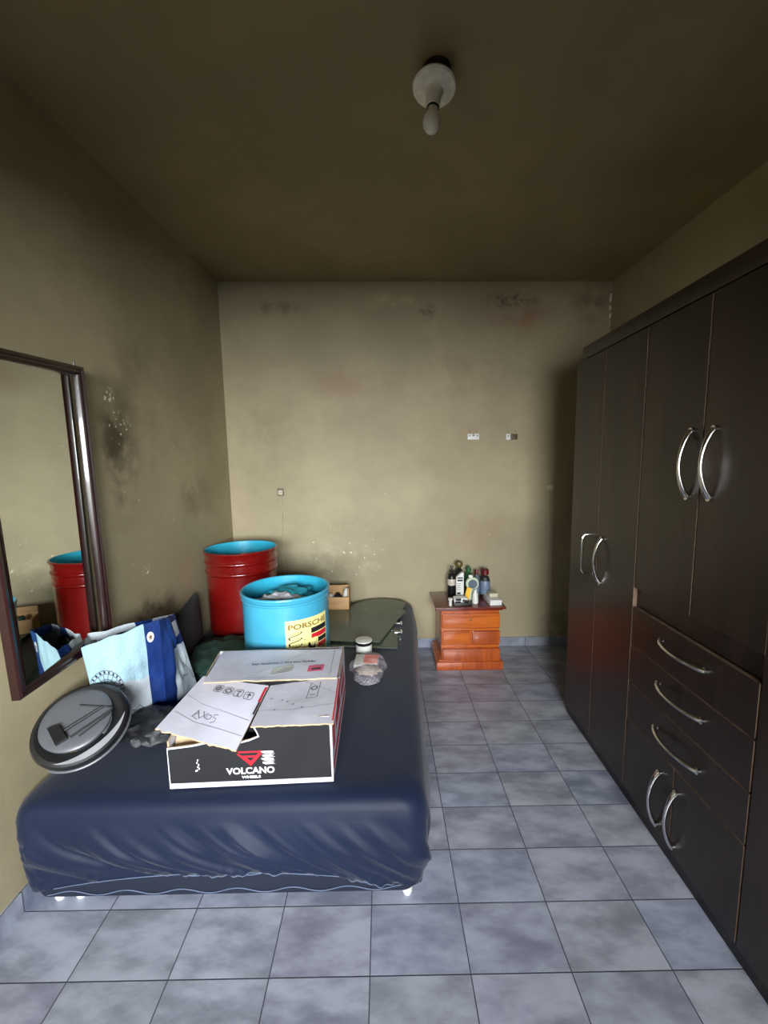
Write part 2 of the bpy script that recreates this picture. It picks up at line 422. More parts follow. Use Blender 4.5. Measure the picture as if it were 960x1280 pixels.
wbox(b, Y0, Y1, 2.012, 2.03, -.50, -DT); wbox(b, Y0, Y1, .05, .07, -.50, -DT); wbox(b, Y0, Y1, .07, 2.012, -.51, -.50)
wbox(b, 1.078, 1.692, .890, .970, -.03, -.02)
b.build('carcass', M['wardrobe'], wd)
b = MB(); wbox(b, Y0, Y1-.055, 2.031, 2.095, -.50, -.004, bevel=.004); b.build('cornice', M['wardrobe'], wd)
b = MB(); wbox(b, Y0+.005, Y1-.005, 0, .05, -.49, -.012); b.build('plinth', M['wplinth'], wd)
def bow(mb, a, c, out=.034, w=.0088):
    """arched chrome pull between two points of the front, bulging outwards"""
    n = 20; pts, rr = [], []
    for i in range(n+1):
        t = i/n; k = math.sin(PI*t)**.75
        y = a[0]+(c[0]-a[0])*t; z = a[1]+(c[1]-a[1])*t
        pts.append(wq(y, .004+out*k, z)); rr.append(w*(1.15-.5*math.sin(PI*t)))
    mb.tube(pts, rr, 12)
    for (y, z) in (a, c): mb.tube([wq(y, -.0005, z), wq(y, .008, z)], w*1.35, 12)
def door(name, y0, y1, z0, z1, handle=None, straight=False, label=None, worn=True):
    mb = MB(); g = .0022
    fs = wbox(mb, y0+g, y1-g, z0+g, z1-g, -DT+.0005, 0, M['wardrobe'], .0012)
    mi = mb.mi(M['wedge']) if worn else 0
    nrm = Vector((-math.cos(WA), -math.sin(WA), 0))
    mb.bm.faces.ensure_lookup_table()
    for f in mb.bm.faces:
        f.normal_update()
        if abs(f.normal.dot(nrm)) < .5: f.material_index = mi
    d = mb.build(name, None, wd, smooth=None)
    if handle:
        hb = MB()
        if straight:
            (ya, za), (yc, zc) = handle
            hb.tube([wq(ya, 0, za), wq(ya, .02, za), wq(ya, .03, za-.012), wq(ya, .032, za-.025)]+[wq(yc, .032, zc+.025), wq(yc, .03, zc+.012), wq(yc, .02, zc), wq(yc, 0, zc)], .0055, 10)
        else: bow(hb, *handle)
        h = hb.build('handle', M['chrome'], d)
        h['label'] = 'chrome straight bar handle' if straight else 'chrome arched handle'
    return d
door('door', 2.032, 2.343, .055, 2.026, ((2.127, 1.121), (2.127, .916)), True)
door('door', 1.702, 2.030, .055, 2.026, ((1.986, 1.123), (1.986, .906)))
door('door', 1.368, 1.698, .970, 2.026, ((1.420, 1.60), (1.420, 1.38)))
door('door', 1.074, 1.366, .970, 2.026, ((1.318, 1.60), (1.318, 1.385)))
for z0, z1, hz in ((.720, .890, .822), (.555, .718, .650), (.388, .553, .468)):
    door('drawer', 1.080, 1.698, z0, z1, ((1.505, hz), (1.275, hz)))
door('door', 1.385, 1.698, .055, .386, ((1.462, .310), (1.462, .092)))
door('door', 1.080, 1.383, .055, .386, ((1.365, .306), (1.365, .092)))
door('door', .760, 1.077, .055, 2.026, ((.80, 1.12), (.80, .91)))
door('door', .444, .758, .055, 2.026, ((.715, 1.12), (.715, .91)))

# ------------------------------------------------------------------ bed
BX0, BX1, BY0, BY1 = -1.262, .128, 1.235, 3.205
def brect(inset, rad, n=480, skew=True):
    """points of a rounded rectangle, starting at front-left going right"""
    x0, x1, y0, y1 = BX0+inset, BX1-inset, BY0+inset, BY1-inset; r = max(rad, .004)
    segs = [((x0+r, y0), (x1-r, y0)), (('a', x1-r, y0+r, -PI/2)), ((x1, y0+r), (x1, y1-r)), (('a', x1-r, y1-r, 0)), ((x1-r, y1), (x0+r, y1)), (('a', x0+r, y1-r, PI/2)), ((x0, y1-r), (x0, y0+r)), (('a', x0+r, y0+r, PI))]
    counts = [150, 14, 130, 14, 60, 14, 84, 14]; out = []
    for sg, k in zip(segs, counts):
        if sg[0] == 'a':
            for i in range(k):
                t = sg[3]+PI/2*i/k; out.append((sg[1]+r*math.cos(t), sg[2]+r*math.sin(t), math.cos(t), math.sin(t)))
        else:
            (ax, ay), (cx, cy) = sg; L = math.hypot(cx-ax, cy-ay)+1e-9; nx, ny = (cy-ay)/L, -(cx-ax)/L
            for i in range(k):
                t = i/k; out.append((ax+(cx-ax)*t, ay+(cy-ay)*t, nx, ny))
    return out
def skewx(x, y):
    """the bed stands a little askew: its right side runs out to the right towards the wall"""
    t = (x-BX0)/(BX1-BX0); return x + (.046*t + .0*(1-t))*(y-BY0) + .088*(1-t)*min(1, (y-BY0)/1.9)
TOP = .42
bed = empty('bed', (-.53, 2.2, 0), 'double bed with navy quilted base against the left wall', 'bed')
def rr_mb(prof, n=0):
    mb = MB(); rings = []
    for ins, z, rad in prof:
        rings.append([mb.bm.verts.new((skewx(x, y), y, z)) for x, y, _, _ in brect(ins, rad)])
    for A, B in zip(rings, rings[1:]):
        for i in range(len(A)): j = (i+1) % len(A); mb.bm.faces.new([A[i], A[j], B[j], B[i]])
    mb.bm.faces.new(rings[0][::-1]); mb.bm.faces.new(rings[-1]); return mb
rr_mb([(.05, .046, .05), (.028, .05, .06), (.022, .08, .06), (.022, .19, .06), (.03, .20, .06)]).build('bed_base', M['basecloth'], bed)
rr_mb([(.05, .202, .06), (.035, .22, .06), (.035, .36, .06), (.06, .395, .06), (.09, .402, .06)]).build('mattress', M['basecloth'], bed)
# wavy quilting lines on the front of the base
def wavy(name, z0, amp, ph, x0, x1):
    mb = MB(); pts = []
    for i in range(180):
        x = x0+(x1-x0)*i/179; pts.append((x, BY0+.0215, z0+amp*math.sin(x*2*PI/.19+ph)))
    mb.tube(pts, .0016, 6); return mb.build(name, M['stitch'], bed)
wavy('quilting_stitch', .070, .008, 0, BX0+.09, BX1-.09)
wavy('quilting_stitch', .136, .008, 1.6, BX0+.30, BX1-.28)
for (x, y) in ((BX0+.09, BY0+.07), (BX1-.07, BY0+.065), (BX0+.16, BY0+.075), (BX1-.02, BY1-.12), (BX0+.1, BY1-.12)):
    mb = MB(); xx = skewx(x, y); mb.lathe([(0, .0), (.014, .0), (.018, .012), (.012, .022), (.020, .028), (.022, .045), (0, .045)], (xx, y, 0), 16)
    mb.build('bed_foot', M['white'], bed)
# fitted sheet: concentric rings over the mattress and down the sides
mb = MB(); rings = []
N_ = len(brect(0, .1))
def hem(i, pts):
    x, y, nx, ny = pts[i]
    if ny < -.6:   # front: hem drawn up into an arch
        t = (x-BX0)/(BX1-BX0); return .058+.092*max(0, math.sin(PI*min(1, max(0, t))))**.6
    if nx > .5: return .062+.02*math.sin(y*5)
    return .06
def sheet_pt(k, i, pts, drop):
    x, y, nx, ny = pts[i]; sx = skewx(x, y); z = TOP
    return sx, y, z, nx, ny
insets = [.64, .56, .48, .40, .32, .25, .19, .14, .10, .07]
for ins in insets:
    row = []
    for (x, y, nx, ny) in brect(ins, .08 + (0 if ins > .2 else 0)):
        q = Vector((x*2.2, y*2.2, 3)); z = TOP+.004*noise.noise(q)+.003*noise.noise(Vector((x*9+y*3, y*4, 1)))
        if ins < .12: z -= .004*(1-ins/.12)
        row.append((skewx(x, y), y, z))
    rings.append(row)
prof = [(.045, -.006), (.025, -.014), (.010, -.028), (.002, -.045), (-.004, -.065)]
for ins, dz in prof:
    row = []
    for (x, y, nx, ny) in brect(max(ins, 0), .075):
        k = -min(0, ins); row.append((skewx(x, y)+nx*k, y+ny*k, TOP+dz))
    rings.append(row)
NS = 26; zs = TOP-.065
base = brect(0, .075)
# arc length for folds
s_ = 0; arc = []
for i in range(N_):
    arc.append(s_); a, c = base[i], base[(i+1) % N_]; s_ += math.hypot(a[0]-c[0], a[1]-c[1])
for k in range(1, NS+1):
    t = k/NS; row = []
    for i in range(N_):
        x, y, nx, ny = base[i]; hz = hem(i, base); z = zs+(hz-zs)*t
        A = arc[i]; front = max(0, -ny)
        drift = A*1.0+(.42*t+.10*t*t)*(.6 if front > .5 else .15)*(-1)
        f1 = noise.noise(Vector((drift*5.5, t*.7, 2.0))); f2 = noise.noise(Vector((drift*15, t*1.0, 7.0))); f3 = noise.noise(Vector((drift*34, t*.6, 4.0)))
        env = min(1, t*2.2)
        bulge = .004+.022*math.sin(PI*min(1, t*1.15))*(1-.25*t)-.012*t*t
        corner = 1-min(1, abs(abs(nx)+abs(ny)-1)*3)
        w = .030*f1+.020*f2+.008*f3
        pleat = .0025*math.sin(A*190+3*f1)*max(0, t-.72)/.28
        off = bulge+w*env*(1.0 if front > .3 else .45)+pleat
        if t > .9: off -= .010*(t-.9)/.1
        off = max(off, -.012) if nx > -.5 else min(max(off, -.01), .006)
        row.append((skewx(x, y)+nx*off, y+ny*off, z))
    rings.append(row)
# tucked-under hem
row = [(rings[-1][i][0]-base[i][2]*.012, rings[-1][i][1]-base[i][3]*.012, rings[-1][i][2]-.001) for i in range(N_)]
hemline = list(rings[-1]); rings.append(row)
V = [[mb.bm.verts.new(p) for p in r] for r in rings]
for A, B in zip(V, V[1:]):
    for i in range(N_): j = (i+1) % N_; mb.bm.faces.new([A[i], A[j], B[j], B[i]])
mb.bm.faces.new(V[0])
sheet = mb.build('fitted_sheet', M['sheet'], smooth=80)
tag(sheet, 'navy blue satin fitted sheet gathered over the double bed', 'bed sheet')
mb = MB(); mb.tube([(hemline[i][0], hemline[i][1]-.002, hemline[i][2]) for i in range(6, 146)], .0014, 6); mb.build('hem_piping', M['stitch'], sheet)

# ------------------------------------------------------------------ steel drums
def drum(name, cx, cy, r, h, outer, ribs, label, taper=.0, double=False):
    e = empty(name, (cx, cy, TOP+.006), label, 'drum')
    z0 = TOP+.006; n = 72; p = [(0, 0), (r*(1-taper)-.012, 0), (r*(1-taper)-.003, .004), (r*(1-taper), .014)]
    p += [(r*(1-taper)-.002, .022)]
    def rad(z): return r*(1-taper*(1-z/h))-.002
    for zr in ribs:
        for q in range(9):
            t = q/8; p.append((rad(zr)+.007*math.sin(PI*t), zr-.014+.028*t))
    p += [(rad(h-.022), h-.022)]
    if double: p += [(r+.003, h-.018), (r+.004, h-.012), (r-.001, h-.009)]
    p += [(r+.006, h-.007), (r+.008, h-.001), (r+.006, h+.005), (r, h+.007), (r-.005, h+.004)]
    split = len(p)-1
    p += [(r-.006, h-.02), (rad(.02)-.004, .02), (rad(.02)-.01, .010), (0, .010)]
    mats = [outer]*(split-1)+[outer if double else M['turq_in']]+[M['turq_in']]*(len(p)-split)
    b = MB(); b.lathe(p, (cx, cy, z0), n, mats=mats); o = b.build('drum_shell', None, e, 30); return e
RC = (-.948, 2.715); BC = (-.520, 2.125)
red = drum('steel_drum', RC[0], RC[1], .228, .535, M['red'], (.405, .470), 'tall glossy red steel drum with turquoise inside, in the bed corner', .03)
blue = drum('steel_drum', BC[0], BC[1], .222, .44, M['turq'], (), 'shorter turquoise steel drum with a yellow crest sticker', .0, True)
b = MB(); b.lathe([(.223, .405), (.2262, .409), (.2262, .414), (.223, .418)], (BC[0], BC[1], TOP+.006), 72); b.build('upper_hoop', M['turq'], blue)
# crest sticker wrapped round the turquoise drum
va = math.atan2(-BC[1], -BC[0])      # direction from drum to camera
def cyl(a, v, out=.0012):            # a: degrees to the viewer's right, v: height
    t = va+math.radians(a); R_ = .222-.002+out
    return Vector((BC[0]+R_*math.cos(t), BC[1]+R_*math.sin(t), TOP+.006+v))
A0, A1, VT, VBm = -3., 60., .338, .075
st = MB(); st.grid(lambda u, v: cyl(A0+(A1-A0)*u, VT+(VBm-VT)*v), 24, 10)
stk = st.build('crest_sticker', M['yellow'], blue); stk['label'] = 'cream yellow crest sticker on the drum'
def sc(u, v, out=.0020): return cyl(A0+(A1-A0)*u, VT-v, out)   # u 0..1, v metres down
pr = MB()
vs, fs = text_verts('PORSCHE', .036, .0007, 1.25)
wt = max(v.x for v in vs)-min(v.x for v in vs)
add_flat(pr, vs, fs, lambda x, y: sc(.5+x/wt*.9, .045-y, .0022), M['gold'])
def quad(u0, u1, va0, va1, vb0, vb1, m):
    pr.grid(lambda a, c: sc(u0+(u1-u0)*a, (va0+(va1-va0)*a)*(1-c)+(vb0+(vb1-vb0)*a)*c), 8, 1, m)
quad(.53, .97, .056, .056, .082, .082, M['ink']); quad(.53, .97, .087, .087, .112, .112, M['inkred'])
quad(.70, .97, .117, .117, .140, .140, M['ink']); quad(.70, .97, .145, .145, .168, .168, M['inkred'])
quad(.03, .34, .165, .165, .188, .188, M['ink']); quad(.03, .34, .193, .193, .216, .216, M['inkred']); quad(.03, .45, .221, .221, .244, .244, M['ink'])
def antler(u, v, s=1., n=4, m=None):
    f = lambda x, y: sc(u+x, v-y)
    stroke(pr, [(0, 0), (.03, .006), (.10, .010), (.19, .014), (.28*s, .024)], .0045, f, m or M['ink'])
    stroke(pr, [(0, .002), (.035, -.006)], .012, f, M['ink'])
    for k in range(n):
        x = .07+.055*k
        stroke(pr, [(x, .010+.002*k), (x+.012, .021+.001*k), (x+.032, .024+.001*k)], .004, f, m or M['ink'])
for v in (.088, .118, .148): antler(.05, v)
for v in (.190, .218): antler(.72, v, .8, 3)
stroke(pr, [(.36, .105), (.68, .105), (.68, .17), (.62, .205), (.52, .225), (.42, .205), (.36, .17), (.36, .105)], .004, lambda x, y: sc(x, y, .0024), M['gold'])
pr.grid(lambda a, c: sc(.365+.31*a, .108+.095*c, .0021), 6, 2, M['yellow'])
horse = [(.44, .140), (.455, .128), (.475, .122), (.49, .127), (.50, .136), (.515, .148), (.56, .150), (.59, .148), (.61, .135), (.625, .128), (.62, .142), (.605, .155), (.60, .168), (.62, .178), (.605, .190), (.612, .200), (.60, .202), (.592, .188), (.582, .172), (.55, .170), (.54, .184), (.525, .200), (.515, .200), (.525, .182), (.515, .168), (.49, .166), (.465, .176), (.455, .188), (.445, .186), (.452, .172), (.475, .158), (.470, .148), (.455, .148)]
tv = [pr.bm.verts.new(sc(u, v, .0027)) for u, v in horse]; hf = pr.bm.faces.new(tv); hf.material_index = pr.mi(M['ink'])
bmesh.ops.triangulate(pr.bm, faces=[hf])
pr.build('crest_print', None, stk, None)
# things in the drums
def crumple(name, c, d, m, label, cat, seed, amp=.35, fr=2.2, floor=None, sub=4, R=None):
    b = MB(); b.blob(c, d, amp, fr, m, seed, floor, sub, R); return tag(b.build(name, m, smooth=60), label, cat)
crumple('teal_towel', (BC[0]+.01, BC[1]+.06, TOP+.375), (.13, .08, .055), M['teal'], 'teal towel stuffed in the turquoise drum behind the white cloth', 'towel', 3, .3)
crumple('white_cloth', (BC[0]-.02, BC[1]-.04, TOP+.385), (.12, .07, .045), M['whitecloth'], 'crumpled white cloth stuffed in the turquoise drum', 'cloth', 5, .35)
b = MB(); b.grid(lambda u, v: (RC[0]-.13+.17*u, RC[1]-.13+.12*v, TOP+.475+.02*math.sin(5*u+3*v)+.02*v), 8, 8)
tag(b.build('crumpled_paper', M['whitecloth'], smooth=60), 'piece of white paper inside the tall red drum', 'paper')
b = MB(); b.grid(lambda u, v: (RC[0]+.0+.13*u, RC[1]-.06+.16*v, TOP+.40+.02*math.sin(4*u-5*v)+.02*u), 8, 8)
crumple('pale_blue_rag', (RC[0]+.04, RC[1]+.0, TOP+.40), (.13, .13, .07), M['teal'], 'blue rag deep inside the tall red drum', 'cloth', 9, .3)
b.bm.free()

# ------------------------------------------------------------------ open carton of wheels on the bed
CZ = TOP+.004
car = empty('carton', (-.47, 1.57, CZ), 'torn white and black cardboard carton on the front of the bed', 'box')
FL, FR, BL, BR = Vector((-.742, 1.292, CZ)), Vector((-.188, 1.312, CZ)), Vector((-.775, 1.845, CZ)), Vector((-.196, 1.870, CZ))
def lerp(a, c, t): return a+(c-a)*t
def fpt(t, z, out=0.):                # on the front face: t 0..1 across, z height above bed
    p = lerp(FL, FR, t); nn = Vector((FR.y-FL.y, -(FR.x-FL.x), 0)).normalized()
    return Vector((p.x, p.y, CZ+z))+nn*out
fpoly = [(0, 0), (1, 0), (1, .238), (.98, .243), (.53, .232), (.525, .212), (.54, .195), (.55, .180), (.50, .170), (.41, .158), (.385, .172), (.36, .176), (.28, .171), (.16, .158), (.05, .152), (0, .150)]
b = MB(); b.prism([fpt(t, z) for t, z in fpoly], -Vector((FR.y-FL.y, -(FR.x-FL.x), 0)).normalized()*.005, M['card_white'], M['card_back'])
fp = b.build('front_panel', None, car, None)
bp_ = [(.008, .020), (.990, .018), (.986, .230), (.545, .222), (.535, .212), (.548, .197), (.56, .178), (.50, .164), (.41, .152), (.385, .166), (.36, .170), (.28, .165), (.16, .152), (.05, .146), (.006, .144)]
b = MB(); b.prism([fpt(t, z, .0006) for t, z in bp_], Vector((FR.y-FL.y, -(FR.x-FL.x), 0)).normalized()*.0006); pn = b.build('black_print_area', M['card_black'], fp, None)
W_ = (FR-FL).length
pr = MB(); ff = lambda x, y: fpt(x/W_, y, .0018)
vs, fs = text_verts('VOLCANO', .034, .0011, 1.28); add_flat(pr, vs, fs, lambda x, y: ff(x*.76+.275, y*.95+.0455), M['inkwhite']); pr.build('brand_lettering', None, pn, None); pr = MB()
vs, fs = text_verts('WHEELS', .015, .0006, 1.5); add_flat(pr, vs, fs, lambda x, y: ff(x*.76+.276, y*.85+.0285), M['inkwhite']); pr.build('wheels_lettering', None, pn, None); pr = MB()
for poly in ([(.176, .112), (.222, .066), (.262, .112), (.248, .112), (.222, .084), (.208, .098), (.236, .098), (.243, .105), (.190, .105), (.184, .112)], [(.178, .121), (.262, .121), (.256, .115), (.184, .115)]):
    add_flat(pr, [Vector((x, y, 0)) for x, y in poly], [list(range(len(poly)))], lambda x, y: ff(x+.055, y+.007), M['inkred'])
for k in range(4):
    yy = .119-.013*k
    poly = [(.256+.006*(k % 2), yy), (.290, yy+.001), (.302, yy-.002), (.292, yy-.006), (.306, yy-.009), (.272, yy-.010), (.262, yy-.006)]
    add_flat(pr, [Vector((x, y, 0)) for x, y in poly], [list(range(len(poly)))], lambda x, y: ff(x+.055, y+.007), M['inkwhite'])
pr.build('logo_mark', None, pn, None); pr = MB()
for k, (x, y) in enumerate(((.098, .105), (.095, .096), (.100, .088), (.097, .080), (.101, .074), (.094, .068), (.090, .066))):
    add_flat(pr, [Vector((x, y, 0)), Vector((x+.005, y+.001, 0)), Vector((x+.004, y-.006, 0)), Vector((x, y-.005, 0))], [[0, 1, 2, 3]], ff, M['inkwhite'])
pr.build('speckle_print', None, pn, None)
def side(A, B, hA, hB, name, m=None, th=.005):
    n = Vector((B.y-A.y, -(B.x-A.x), 0)).normalized()
    b = MB(); b.prism([A, B, B+Vector((0, 0, hB)), A+Vector((0, 0, hA))], -n*th, m or M['card_white'], M['card_back']); return b.build(name, None, car, None)
sp = side(FR+Vector((0, .006, 0)), BR, .236, .232, 'side_panel')
side(BR-Vector((.006, 0, 0)), BL+Vector((.006, 0, 0)), .230, .230, 'back_panel')
sl = side(BL, FL+Vector((0, .006, 0)), .225, .170, 'side_panel')
b = MB(); b.prism([FL+Vector((.006, .006, 0)), FR+Vector((-.006, .006, 0)), BR+Vector((-.006, -.006, 0)), BL+Vector((.006, -.006, 0))], (0, 0, .005)); b.build('bottom_panel', M['card_back'], car, None)
# red printed stripes along the sides
for (A, B, hh, par, sgn) in ((FR, BR, .23, sp, 1), (FL, BL, .165, sl, -1)):
    n = Vector((1, 0, 0))*sgn; b = MB()
    for (z0, z1, t0, t1) in ((.03, .06, .02, .95), (.10, .20, .04, .12), (.12, .16, .2, .5), (.10, .14, .6, .9), (.17, .20, .3, .8)):
        z1 = min(z1, hh-.01)
        if z0 >= z1: continue
        a, c = lerp(A, B, t0), lerp(A, B, t1)
        b.face([a+n*.002+Vector((0, 0, z0)), c+n*.002+Vector((0, 0, z0)), c+n*.002+Vector((0, 0, z1)), a+n*.002+Vector((0, 0, z1))])
    b.build('red_print_stripe', M['inkred'], par, None)
def slab(name, pts, th, m, ms, parent, wob=0.):
    """a board through the given corners, slightly buckled"""
    b = MB(); b.prism([Vector(p) for p in pts], (0, 0, -th), m, ms); return b.build(name, None, parent, None)
def bil(P0, P1, P2, P3, u, v): return lerp(lerp(P0, P1, u), lerp(P3, P2, u), v)
def flap(name, P0, P1, P2, P3, wob, seed, th=.005, torn=0.):
    P0, P1, P2, P3 = map(Vector, (P0, P1, P2, P3)); b = MB(); nu, nv = 22, 22
    def fn(u, v):
        p = bil(P0, P1, P2, P3, u, v); e = torn*noise.noise(Vector((u*14, seed, 0)))*(1-v)**8
        return p+Vector((0, e, wob*noise.noise(Vector((u*2.2, v*2.2, seed)))*math.sin(PI*u)))
    top = [[b.bm.verts.new(fn(i/nu, j/nv)) for j in range(nv+1)] for i in range(nu+1)]
    bot = [[b.bm.verts.new(fn(i/nu, j/nv)-Vector((0, 0, th))) for j in range(nv+1)] for i in range(nu+1)]
    mt, mk = b.mi(M['card_white']), b.mi(M['card_back'])
    for i in range(nu):
        for j in range(nv):
            b.bm.faces.new([top[i][j], top[i+1][j], top[i+1][j+1], top[i][j+1]]).material_index = mt
            b.bm.faces.new([bot[i][j], bot[i][j+1], bot[i+1][j+1], bot[i+1][j]]).material_index = mk
    for i in range(nu):
        for j in (0, nv): b.bm.faces.new([top[i][j], top[i+1][j], bot[i+1][j], bot[i][j]]).material_index = mk
    for j in range(nv):
        for i in (0, nu): b.bm.faces.new([top[i][j], top[i][j+1], bot[i][j+1], bot[i][j]]).material_index = mk
    o = b.build(name, None, car, 40); return o, fn
FLP, f1 = flap('left_flap', at(194, 911, z=.640), at(295, 938, z=.603), at(336, 857, z=.657), at(254, 845, z=.660), .006, 1, torn=.012)
FRP, f2 = flap('right_flap', at(313, 908, z=.663), at(417, 904, z=.665), at(425, 846, z=.664), at(338, 857, z=.662), .004, 2, torn=.006)
FBP, f3 = flap('back_flap', at(254, 853, z=.674), at(421, 847, z=.672), at(428, 811, z=.668), at(279, 814, z=.668), .005, 3, torn=.01)
up = lambda fn, o=.0012: (lambda x, y: fn(x, y)+Vector((0, 0, o)))
# print on the flaps
pr = MB()
vs, fs = text_verts('Seja Autêntico e Viva sem Padrão', .05, .0006, 1.)
wt = max(v.x for v in vs)-min(v.x for v in vs)
add_flat(pr, vs, fs, lambda x, y: up(f3)(.55+x/wt*.50, .50+y*1.7+ .06*x/wt), M['ink'])
pr.grid(lambda a, c: up(f3)(.76+.12*a, .20+.20*c+.03*a), 3, 3, M['pink'])
pr.grid(lambda a, c: up(f3, .0018)(.79+.07*a, .25+.05*c+.03*a), 2, 2, M['ink'])
pr.grid(lambda a, c: up(f3, .0014)(.48+.16*a, .16+.20*c+.08*a), 4, 4, M['tape'])
for k in range(4): stroke(pr, [(.50+.02*k, .18+.05*k), (.62+.01*k, .24+.04*k)], .010, up(f3, .002), M['inkgrey'])
stroke(pr, [(.06, .06), (.94, .06), (.94, .93)], .004, up(f3), M['inkgrey'])
stroke(pr, [(.3, .02), (.45, .35), (.62, .70), (.74, .97)], .006, up(f3), M['tape'])
pr.build('flap_print', None, FBP, None)
pr = MB(); g = up(f1)
for k in range(4):           # handling symbols in rounded squares
    cx, cy = .36+.150*k, .80-.012*k; w_, h_ = .058, .062
    stroke(pr, [(cx-w_, cy-h_+.02), (cx-w_+.02, cy-h_), (cx+w_-.02, cy-h_), (cx+w_, cy-h_+.02), (cx+w_, cy+h_-.02), (cx+w_-.02, cy+h_), (cx-w_+.02, cy+h_), (cx-w_, cy+h_-.02), (cx-w_, cy-h_+.02)], .010, g, M['inkgrey'])
    if k == 0: stroke(pr, circ(cx, cy, .035, 14), .02, g, M['inkgrey']); stroke(pr, circ(cx, cy, .016, 10), .012, g, M['inkgrey'])
    if k == 1: stroke(pr, circ(cx, cy, .036, 14), .014, g, M['ink'])
    if k == 2: stroke(pr, [(cx-.03, cy+.03), (cx+.03, cy+.03), (cx, cy), (cx, cy-.04), (cx+.02, cy-.04)], .014, g, M['ink'])
    if k == 3: stroke(pr, [(cx, cy-.04), (cx, cy+.02), (cx-.03, cy), (cx, cy+.04), (cx+.03, cy), (cx, cy+.02)], .013, g, M['ink'])
for poly in ([(.30, .38), (.335, .50)], [(.325, .50), (.40, .38)], [(.36, .47), (.30, .40), (.38, .36)], [(.40, .50), (.46, .40)], [(.40, .39), (.47, .48)], circ(.50, .43, .035, 10), [(.60, .49), (.56, .48), (.555, .44), (.60, .43), (.60, .38), (.555, .36)]):
    stroke(pr, poly, .009, lambda x, y: g(x-.02, y-.10), M['inkgrey'])
stroke(pr, [(.02, .60), (.3, .50), (.7, .44), (.98, .40)], .004, g, M['inkgrey'])
stroke(pr, [(.05, .30), (.35, .22), (.75, .20), (.98, .18)], .004, g, M['inkgrey'])
stroke(pr, [(.98, .70), (.98, .96)], .03, g, M['inkred']); stroke(pr, [(.987, .50), (.987, .70)], .022, g, M['ink'])
pr.build('flap_print', None, FLP, None)
pr = MB(); g = up(f2)
stroke(pr, [(.58, .55), (.60, .92), (.73, .93), (.72, .56), (.58, .55)], .010, g, M['inkgrey']); stroke(pr, circ(.655, .78, .04, 12), .016, g, M['ink'])
stroke(pr, [(.62, .62), (.69, .62)], .012, g, M['inkgrey'])
stroke(pr, [(.0, .34), (.4, .30), (1, .38)], .004, g, M['inkgrey']); stroke(pr, [(.5, .98), (.8, .74), (.98, .60)], .004, g, M['inkgrey'])
for x, y in ((.25, .55), (.42, .42), (.2, .33), (.33, .50), (.1, .6), (.55, .33)): stroke(pr, [(x, y), (x+.02, y+.015)], .02, g, M['inkgrey'])
stroke(pr, [(.985, .05), (.985, .95)], .02, g, M['inkred'])
pr.build('flap_print', None, FRP, None)
# what shows through the torn corner: crumpled kraft flap inside
b = MB(); b.grid(lambda u, v: lerp(lerp(FL+Vector((.01, .012, .10)), FL+Vector((.24, .012, .12)), u), lerp(FL+Vector((.0, .10, .20)), FL+Vector((.21, .12, .165)), u), v)+Vector((0, 0, .012*noise.noise(Vector((u*6, v*4, 3))))), 20, 10)
b.build('inner_flap', M['card_back'], car, 40)
crumple('dark_gap_lump', (-.40, 1.46, CZ+.085), (.12, .12, .075), M['smoke'], 'black lump under the gap in the carton top', 'bag', 4, .4, 2.5, CZ+.006)  # black lump that makes the gap between the flaps dark

# ------------------------------------------------------------------ things on the bed
GZ = TOP+.007
def pane(px, z, label, th=.004, seed=0):
    pts = [at(x, y, z=z) for x, y in px]; b = MB(); b.prism(pts, (0, 0, th))
    return tag(b.build('car_window_glass', M['carglass'], smooth=30), label, 'glass pane', 'car window panes stacked on the bed')
pane([(395, 806), (411, 808), (497, 811), (497, 788), (480, 772), (395, 770)], GZ, 'lowest green-tinted car window pane, corner poking out at right')
pane([(438, 770), (438, 759), (447, 754), (457, 750.5), (470, 749), (481, 748.5), (494, 750), (507, 753), (503, 764), (495, 775)], GZ+.007, 'green-tinted car window pane with arched far edge, under the top one')
pane([(398, 764), (434, 760.5), (461, 758.5), (487, 759), (508, 764), (500, 772), (495, 778), (485, 790), (475, 803), (440, 802.5), (396, 801)], GZ+.014, 'uppermost large green-tinted car window pane')
for px, py, ln in ((499.5, 779, .03), (499.5, 790, .025)):
    p = at(px, py, z=GZ+.006); b = MB()
    b.box(p+Vector((-.01, 0, 0)), (.05, .018, .008), bevel=.002); b.tube([p+Vector((.01, -.012, .004)), p+Vector((.01, .012, .004))], .008, 10)
    b.tube([p+Vector((-.05, .02, .0)), p+Vector((.0, 0, .004))], .004, 8)
    o = b.build('window_clip', M['chrome']); tag(o, 'metal window clip at the right edge of the glass, ' + ('the far one' if py < 785 else 'the near one'), 'clip', 'metal clips on the glass')
